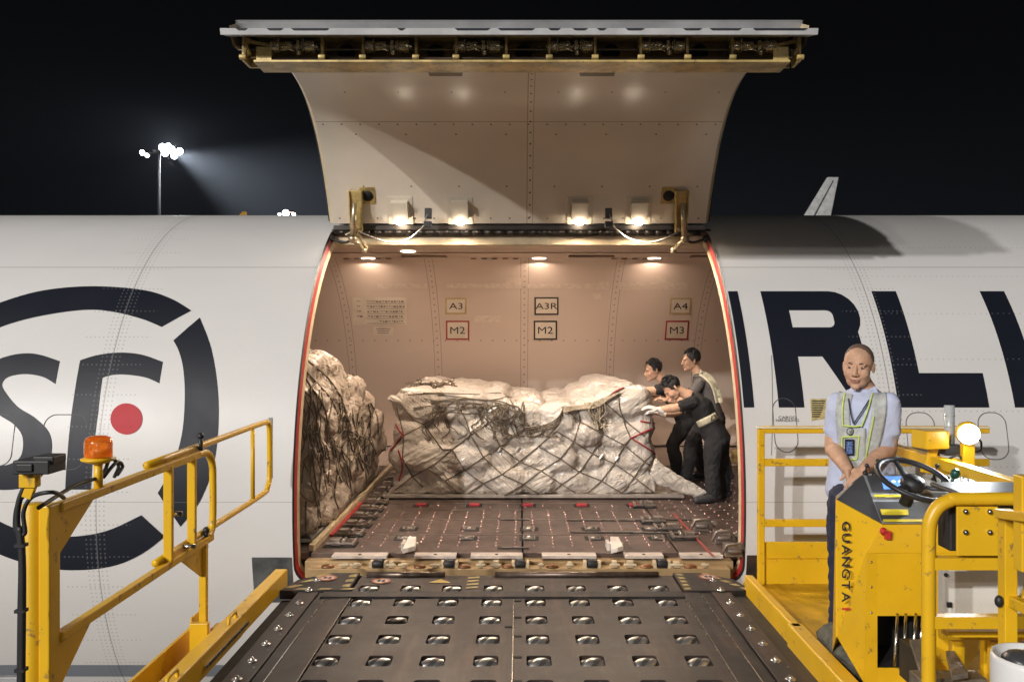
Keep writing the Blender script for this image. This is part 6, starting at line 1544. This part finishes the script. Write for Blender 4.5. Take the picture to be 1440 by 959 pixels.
# ---- loader operator
Yo = 4.75; so_ = Yo/F
side = Vector((0.89, -0.42, 0)).normalized(); dep = Vector((0.42, 0.89, 0)).normalized()
fl = -1.755
J = dict(head=P(1207, 516, Yo), face=(-0.50, -0.86, -0.06), headup=(0.05, 0, 1), neck=P(1215, 548, Yo+0.03), chest=P(1213, 580, Yo+0.02), pelvis=P(1211, 690, Yo+0.03), side=side, dep=dep, floor=fl, hair='buzz', k=1.04,
    shR=P(1178, 566, Yo+0.07), elR=P(1171, 628, Yo+0.05), wrR=P(1191, 659, Yo-0.20), shL=P(1250, 565, Yo-0.07), elL=P(1249, 630, Yo-0.05), wrL=P(1214, 660, Yo-0.22),
    hpR=P(1190, 705, Yo), knR=P(1188, 820, Yo), anR=V(P(1188,0,Yo).x, Yo+0.03, fl+0.08), ftR=V(P(1182,0,Yo).x, Yo-0.16, fl+0.05), hpL=P(1232, 705, Yo+0.04), knL=P(1236, 820, Yo+0.03), anL=V(P(1236,0,Yo).x, Yo+0.06, fl+0.08), ftL=V(P(1236,0,Yo).x, Yo-0.14, fl+0.05),
    handR=((0.12, -0.25, -0.9), (0.5, -0.3, -0.1), -1, 0.35), handL=((-0.55, -0.45, -0.55), (-0.1, 0.3, -0.8), -1, 0.3))
random.seed(31)
op_, bvo = person(None, 'shaven headed man in pale blue polo and silver vest standing behind the console', J, None, dict(shirt=M_BLUE, trousers=M_NVY, shoe=M_SHOE, hairmat=mat('stubble', (0.15, 0.095, 0.07), 0.7, 0, 0.2, 200), hem=0.0, sleeve=0.62))
vm = MB(); camribbon(bvo, [(1190, 552), (1185, 575), (1186, 600), (1190, 640), (1196, 684)], 20, vm, 0.008, 7); camribbon(bvo, [(1236, 552), (1236, 580), (1228, 620), (1218, 650), (1212, 684)], 21, vm, 0.010, 7)
camribbon(bvo, [(1204, 602), (1204, 650), (1205, 688)], 27, vm, 0.012, 7); camribbon(bvo, [(1190, 668), (1210, 672), (1226, 664)], 18, vm, 0.006, 5)
build('vest', vm, M_VEST, op_)
tm2 = MB()
for pth in ([(1188, 553), (1184.5, 575), (1185, 599)], [(1227, 553), (1219, 580), (1211, 600)], [(1184, 598), (1198, 599.5), (1212, 598.5)], [(1184, 615), (1184, 646)], [(1208, 614), (1205, 645)], [(1184, 614.5), (1209, 613.5)], [(1184, 646), (1205, 646)], [(1229, 585), (1222, 620), (1214, 660)]): camribbon(bvo, pth, 2.0, tm2, 0.020, 3)
build('vest_trim', tm2, M_LIME, op_)
tm2 = MB(); camribbon(bvo, [(1193, 560), (1196, 580), (1200, 596)], 1.7, tm2, 0.026, 3); camribbon(bvo, [(1222, 562), (1212, 578), (1200, 596)], 1.7, tm2, 0.026, 3); build('lanyard', tm2, mat('navy_cord', (0.02, 0.02, 0.07), 0.7), op_)
tm2 = MB(); camribbon(bvo, [(1194.5, 617.5), (1194.5, 640)], 13, tm2, 0.028, 5); PH = build('phone_pocket', tm2, mat('phone_glass', (0.02, 0.025, 0.04), 0.1), op_)
tm2 = MB(); camribbon(bvo, [(1194.5, 621), (1194.5, 638)], 9, tm2, 0.034, 4); build('phone_screen', tm2, mat('screen_picture', (0.12, 0.2, 0.42), 0.15, 0, 0.5, 90), PH)
bc = raycam(bvo, 1195.5, 606.5, 0.022); m_ = MB(); m_.lathe([(0.020, 0), (0.020, 0.003)], bc, (0,-1,0), 24); m_.mi = 1; m_.lathe([(0.0165, 0.003), (0.0165, 0.0045)], bc, (0,-1,0), 24); m_.mi = 0; text_on(m_, 'SF', bc+Vector((0,-0.0065,0)), (1,0,0), (0,0,1), 0.013)
build('round_badge', m_, [M_BK, M_VEST], op_)
# polo collar points and placket
m_ = MB(); nk = J['neck']
for s_ in (-1, 1): m_ = MB(); q_ = lambda a, b, c: nk+side*a+dep*b+V(0,0,c); m_.prism([q_(s_*0.020, -0.066, 0.002), q_(s_*0.060, -0.040, 0.026), q_(s_*0.076, -0.045, -0.012), q_(s_*0.040, -0.095, -0.048)], dep*0.008); build('collar_flap', m_, M_BLUE, op_, 0.003)
# ---- three workers pushing the load
def worker(label, Y, k, head, face, neck, chest, pelvis, shn, shf, eln, elf, wrn, wrf, hpn, hpf, knn, knf, ann, anf, outfit, dz=0.16, headup=(0,0,1), hand_=None):
    q = lambda p, dy: P(p[0], p[1], Y+dy)
    ax = (q(chest, 0)-q(pelvis, 0)).normalized(); dp = V(0, 1, 0).cross(ax).normalized()
    an = q(ann, -0.08); an.z = FLOOR+0.085; af = q(anf, 0.12); af.z = FLOOR+0.085
    J = dict(head=q(head, 0), face=face, headup=headup, neck=q(neck, 0), chest=q(chest, 0), pelvis=q(pelvis, 0), side=V(0, 1, 0), dep=dp, floor=FLOOR, k=k,
        shR=q(shn, -dz), shL=q(shf, dz), elR=q(eln, -dz), elL=q(elf, dz), wrR=q(wrn, -dz*0.8), wrL=q(wrf, dz*0.8), hpR=q(hpn, -0.085), hpL=q(hpf, 0.085), knR=q(knn, -0.09), knL=q(knf, 0.1),
        anR=an, anL=af, ftR=V(an.x-0.17, an.y-0.02, FLOOR+0.05), ftL=V(af.x-0.17, af.y, FLOOR+0.05))
    J['handR'] = hand_ or ((-0.9, 0.1, 0.25), (-0.3, 0.2, -0.8), 1, 0.28); J['handL'] = ((-0.9, 0.1, 0.2), (-0.3, 0.0, -0.8), -1, 0.28)
    return person(None, label, J, None, outfit, 'men pushing the netted load')
random.seed(40)
wa, bva = worker('man in black polo with white gloves and a cream reflective belt, head bowed, pushing', 8.72, 1.0, (946, 546), (-0.66, -0.06, -0.75), (970, 557), (984, 572), (1006, 613),
    (976, 565), (984, 560), (951, 573), (950, 580), (927, 576), (930, 582), (1004, 622), (1012, 618), (1001, 662), (1014, 664), (1003, 700), (1018, 695),
    dict(shirt=M_BLK, trousers=M_BLK, shoe=M_SHOE, glovesL=1, glovesR=1, glovemat=M_GLV, sleeve=0.70, hem=0.22), headup=(-0.75, 0, 0.66))
m_ = MB(); camribbon(bva, [(974, 601), (990, 593), (1006, 585), (1018, 575)], 10, m_, 0.012, 4); camribbon(bva, [(962, 577), (970, 592), (976, 603)], 3.5, m_, 0.012, 3); camribbon(bva, [(966, 538), (980, 542), (1000, 556), (1016, 572)], 6, m_, 0.012, 4)
build('reflective_belt', m_, M_CRM, wa)
h = raycam(bva, 1004, 586, 0.026)
if h: t_ = MB(); text_on(t_, 'ZH', h, V(0.85, 0, 0.5), V(-0.5, 0, 0.85), 0.045, 1.2); build('belt_lettering', t_, M_BK, wa)
wb, bvb = worker('man in grey shirt with cream vest bands, highest head of the pushing group', 9.75, 1.0, (972, 507), (-0.99, -0.1, -0.08), (983, 525), (991, 543), (1003, 588),
    (984, 539), (990, 536), (968, 562), (962, 560), (940, 563), (938, 560), (1000, 592), (1006, 592), (975, 615), (1012, 622), (966, 655), (1022, 650),
    dict(shirt=M_GRYS, trousers=M_BLK, shoe=M_SHOE, sleeve=0.6, hem=0.1), dz=0.17)
m_ = MB(); camribbon(bvb, [(968, 530), (982, 524), (996, 532), (1005, 546), (1010, 566)], 8, m_, 0.012, 4); camribbon(bvb, [(990, 525), (1001, 533), (1011, 552), (1014, 566)], 6, m_, 0.012, 3); build('vest_band', m_, M_CRM, wb)
wc, bvc = worker('young man in black shirt with white collar leaning low behind the white bundle', 9.95, 1.0, (919, 521), (-0.97, -0.15, -0.2), (936, 539), (946, 551), (966, 592),
    (936, 546), (944, 544), (918, 549), (926, 552), (900, 549), (905, 556), (964, 596), (968, 596), (947, 625), (980, 630), (953, 655), (990, 652),
    dict(shirt=M_BLK, trousers=M_BLK, shoe=M_SHOE, sleeve=0.62, hem=0.1, collar=M_WHITE), dz=0.16, headup=(-0.25, 0, 0.97))
# ================================================================== things behind the aircraft
mt = empty('floodlight_mast', (P(224, 0, 85).x, 85, GROUND), 'tall thin mast carrying a cluster of glaring white floodlights in the night sky', 'light mast')
Ym = 85; ps = MB(); x_ = P(224, 0, Ym).x; ps.tube([(x_, Ym, GROUND), (x_, Ym, P(0, 212, Ym).z)], [0.20, 0.11], 16); build('mast_pole', ps, mat('galvanised_pole', (0.3, 0.3, 0.3), 0.45, 0.4), mt)
ps = MB(); ps.bar(P(198, 216, Ym), P(256, 213, Ym), 0.12, 0.12); ps.lathe([(0.6, 0), (0.6, 0.08)], (x_, Ym, P(0, 213, Ym).z), n=20); build('head_frame', ps, M_GREY, mt)
M_FL = emis('floodlight_lens', (0.92, 0.95, 1.0), 40)
for px, py, r_ in ((200, 215, 0.26), (207, 219, 0.20), (229, 208, 0.42), (232, 215, 0.38), (241, 211, 0.40), (245, 219, 0.36), (253, 213, 0.33), (237, 205, 0.26)):
    p = P(px, py, Ym-0.3); ps = MB(); ps.lathe([(r_, 0), (r_*0.9, 0.1), (r_*0.5, 0.35)], p, (0, 1, 0.2), 16); fo = build('floodlight', ps, M_GREY, mt)
    ps = MB(); ps.lathe([(r_*0.93, 0), (r_*0.6, 0.06), (0.02, 0.08)], p-Vector((0, 0.012, 0)), (0, -1, -0.2), 16); build('floodlight_lens', ps, M_FL, fo)
ld = bpy.data.lights.new('mast_light', 'SPOT'); ld.energy = 230000; ld.spot_size = math.radians(65); ld.spot_blend = 1.0; ld.shadow_soft_size = 0.3; ld.color = (0.85, 0.92, 1)
lo = bpy.data.objects.new('mast_light', ld); COL.objects.link(lo); lo.location = P(244, 214, Ym-0.8); lo.rotation_euler = Vector((0.90, -0.05, -0.40)).to_track_quat('-Z', 'Y').to_euler()
ld = bpy.data.lights.new('mast_glow_light', 'POINT'); ld.energy = 5000; ld.shadow_soft_size = 0.5; ld.color = (0.85, 0.92, 1)
lo = bpy.data.objects.new('mast_glow_light', ld); COL.objects.link(lo); lo.location = P(240, 206, Ym+3.0)  # extra point light behind the lamp cluster, added to give it a halo
# distant apron lights and a yellow aircraft tail tip beyond the crown
Yd = 160; dl = empty('distant_light', (P(402, 0, Yd).x, Yd, GROUND), 'small bright white light just above the fuselage left of the raised door', 'apron light')
ps = MB(); ps.cylr((P(402,0,Yd).x, Yd, GROUND), P(402, 304, Yd), 0.2, 10); build('light_pole', ps, M_GREY, dl)
for px, py, r_ in ((402, 300, 0.6), (393, 301.5, 0.25), (413, 301.5, 0.3)):
    ps = MB(); ps.ball(P(px, py, Yd-0.5), r_); build('light_head', ps, emis('distant_white', (1, 0.98, 0.92), 30), dl)
ps = MB(); ps.ball(P(410, 299, Yd-0.5), 0.14); build('obstacle_light', ps, emis('red_light', (1, 0.2, 0.1), 3), dl)
ps = MB(); ps.prism([P(336, 312, 70), P(345, 312, 70), P(345, 297.5, 70), P(341, 297.5, 70), P(336, 303, 70)], (0, 0.4, 0)); ps.cylr((P(341,0,70).x, 70.2, GROUND), P(341, 308, 70.2), 0.15, 10)
tag(build('vehicle_mast', ps, emis('glowing_amber_panel', (0.8, 0.42, 0.08), 0.35), None), 'tiny amber panel peeking over the fuselage at the left of the raised door', 'mast')  # panel and pole glow by themselves, their lit look is put into the material
# ================================================================== night haze round the whole place
hm_ = MB(); hm_.box((-90, -60, GROUND-1), (110, 175, 22))
ht = bpy.data.materials.new('night_haze'); ht.use_nodes = True; n_ = ht.node_tree.nodes; n_.remove(n_['Principled BSDF'])
pv = n_.new('ShaderNodeVolumePrincipled'); pv.inputs['Color'].default_value = (0.85, 0.9, 1.0, 1); pv.inputs['Density'].default_value = 0.00045; pv.inputs['Anisotropy'].default_value = 0.3
ht.node_tree.links.new(pv.outputs[0], n_['Material Output'].inputs['Volume'])
tag(build('haze', hm_, ht), kind='stuff')
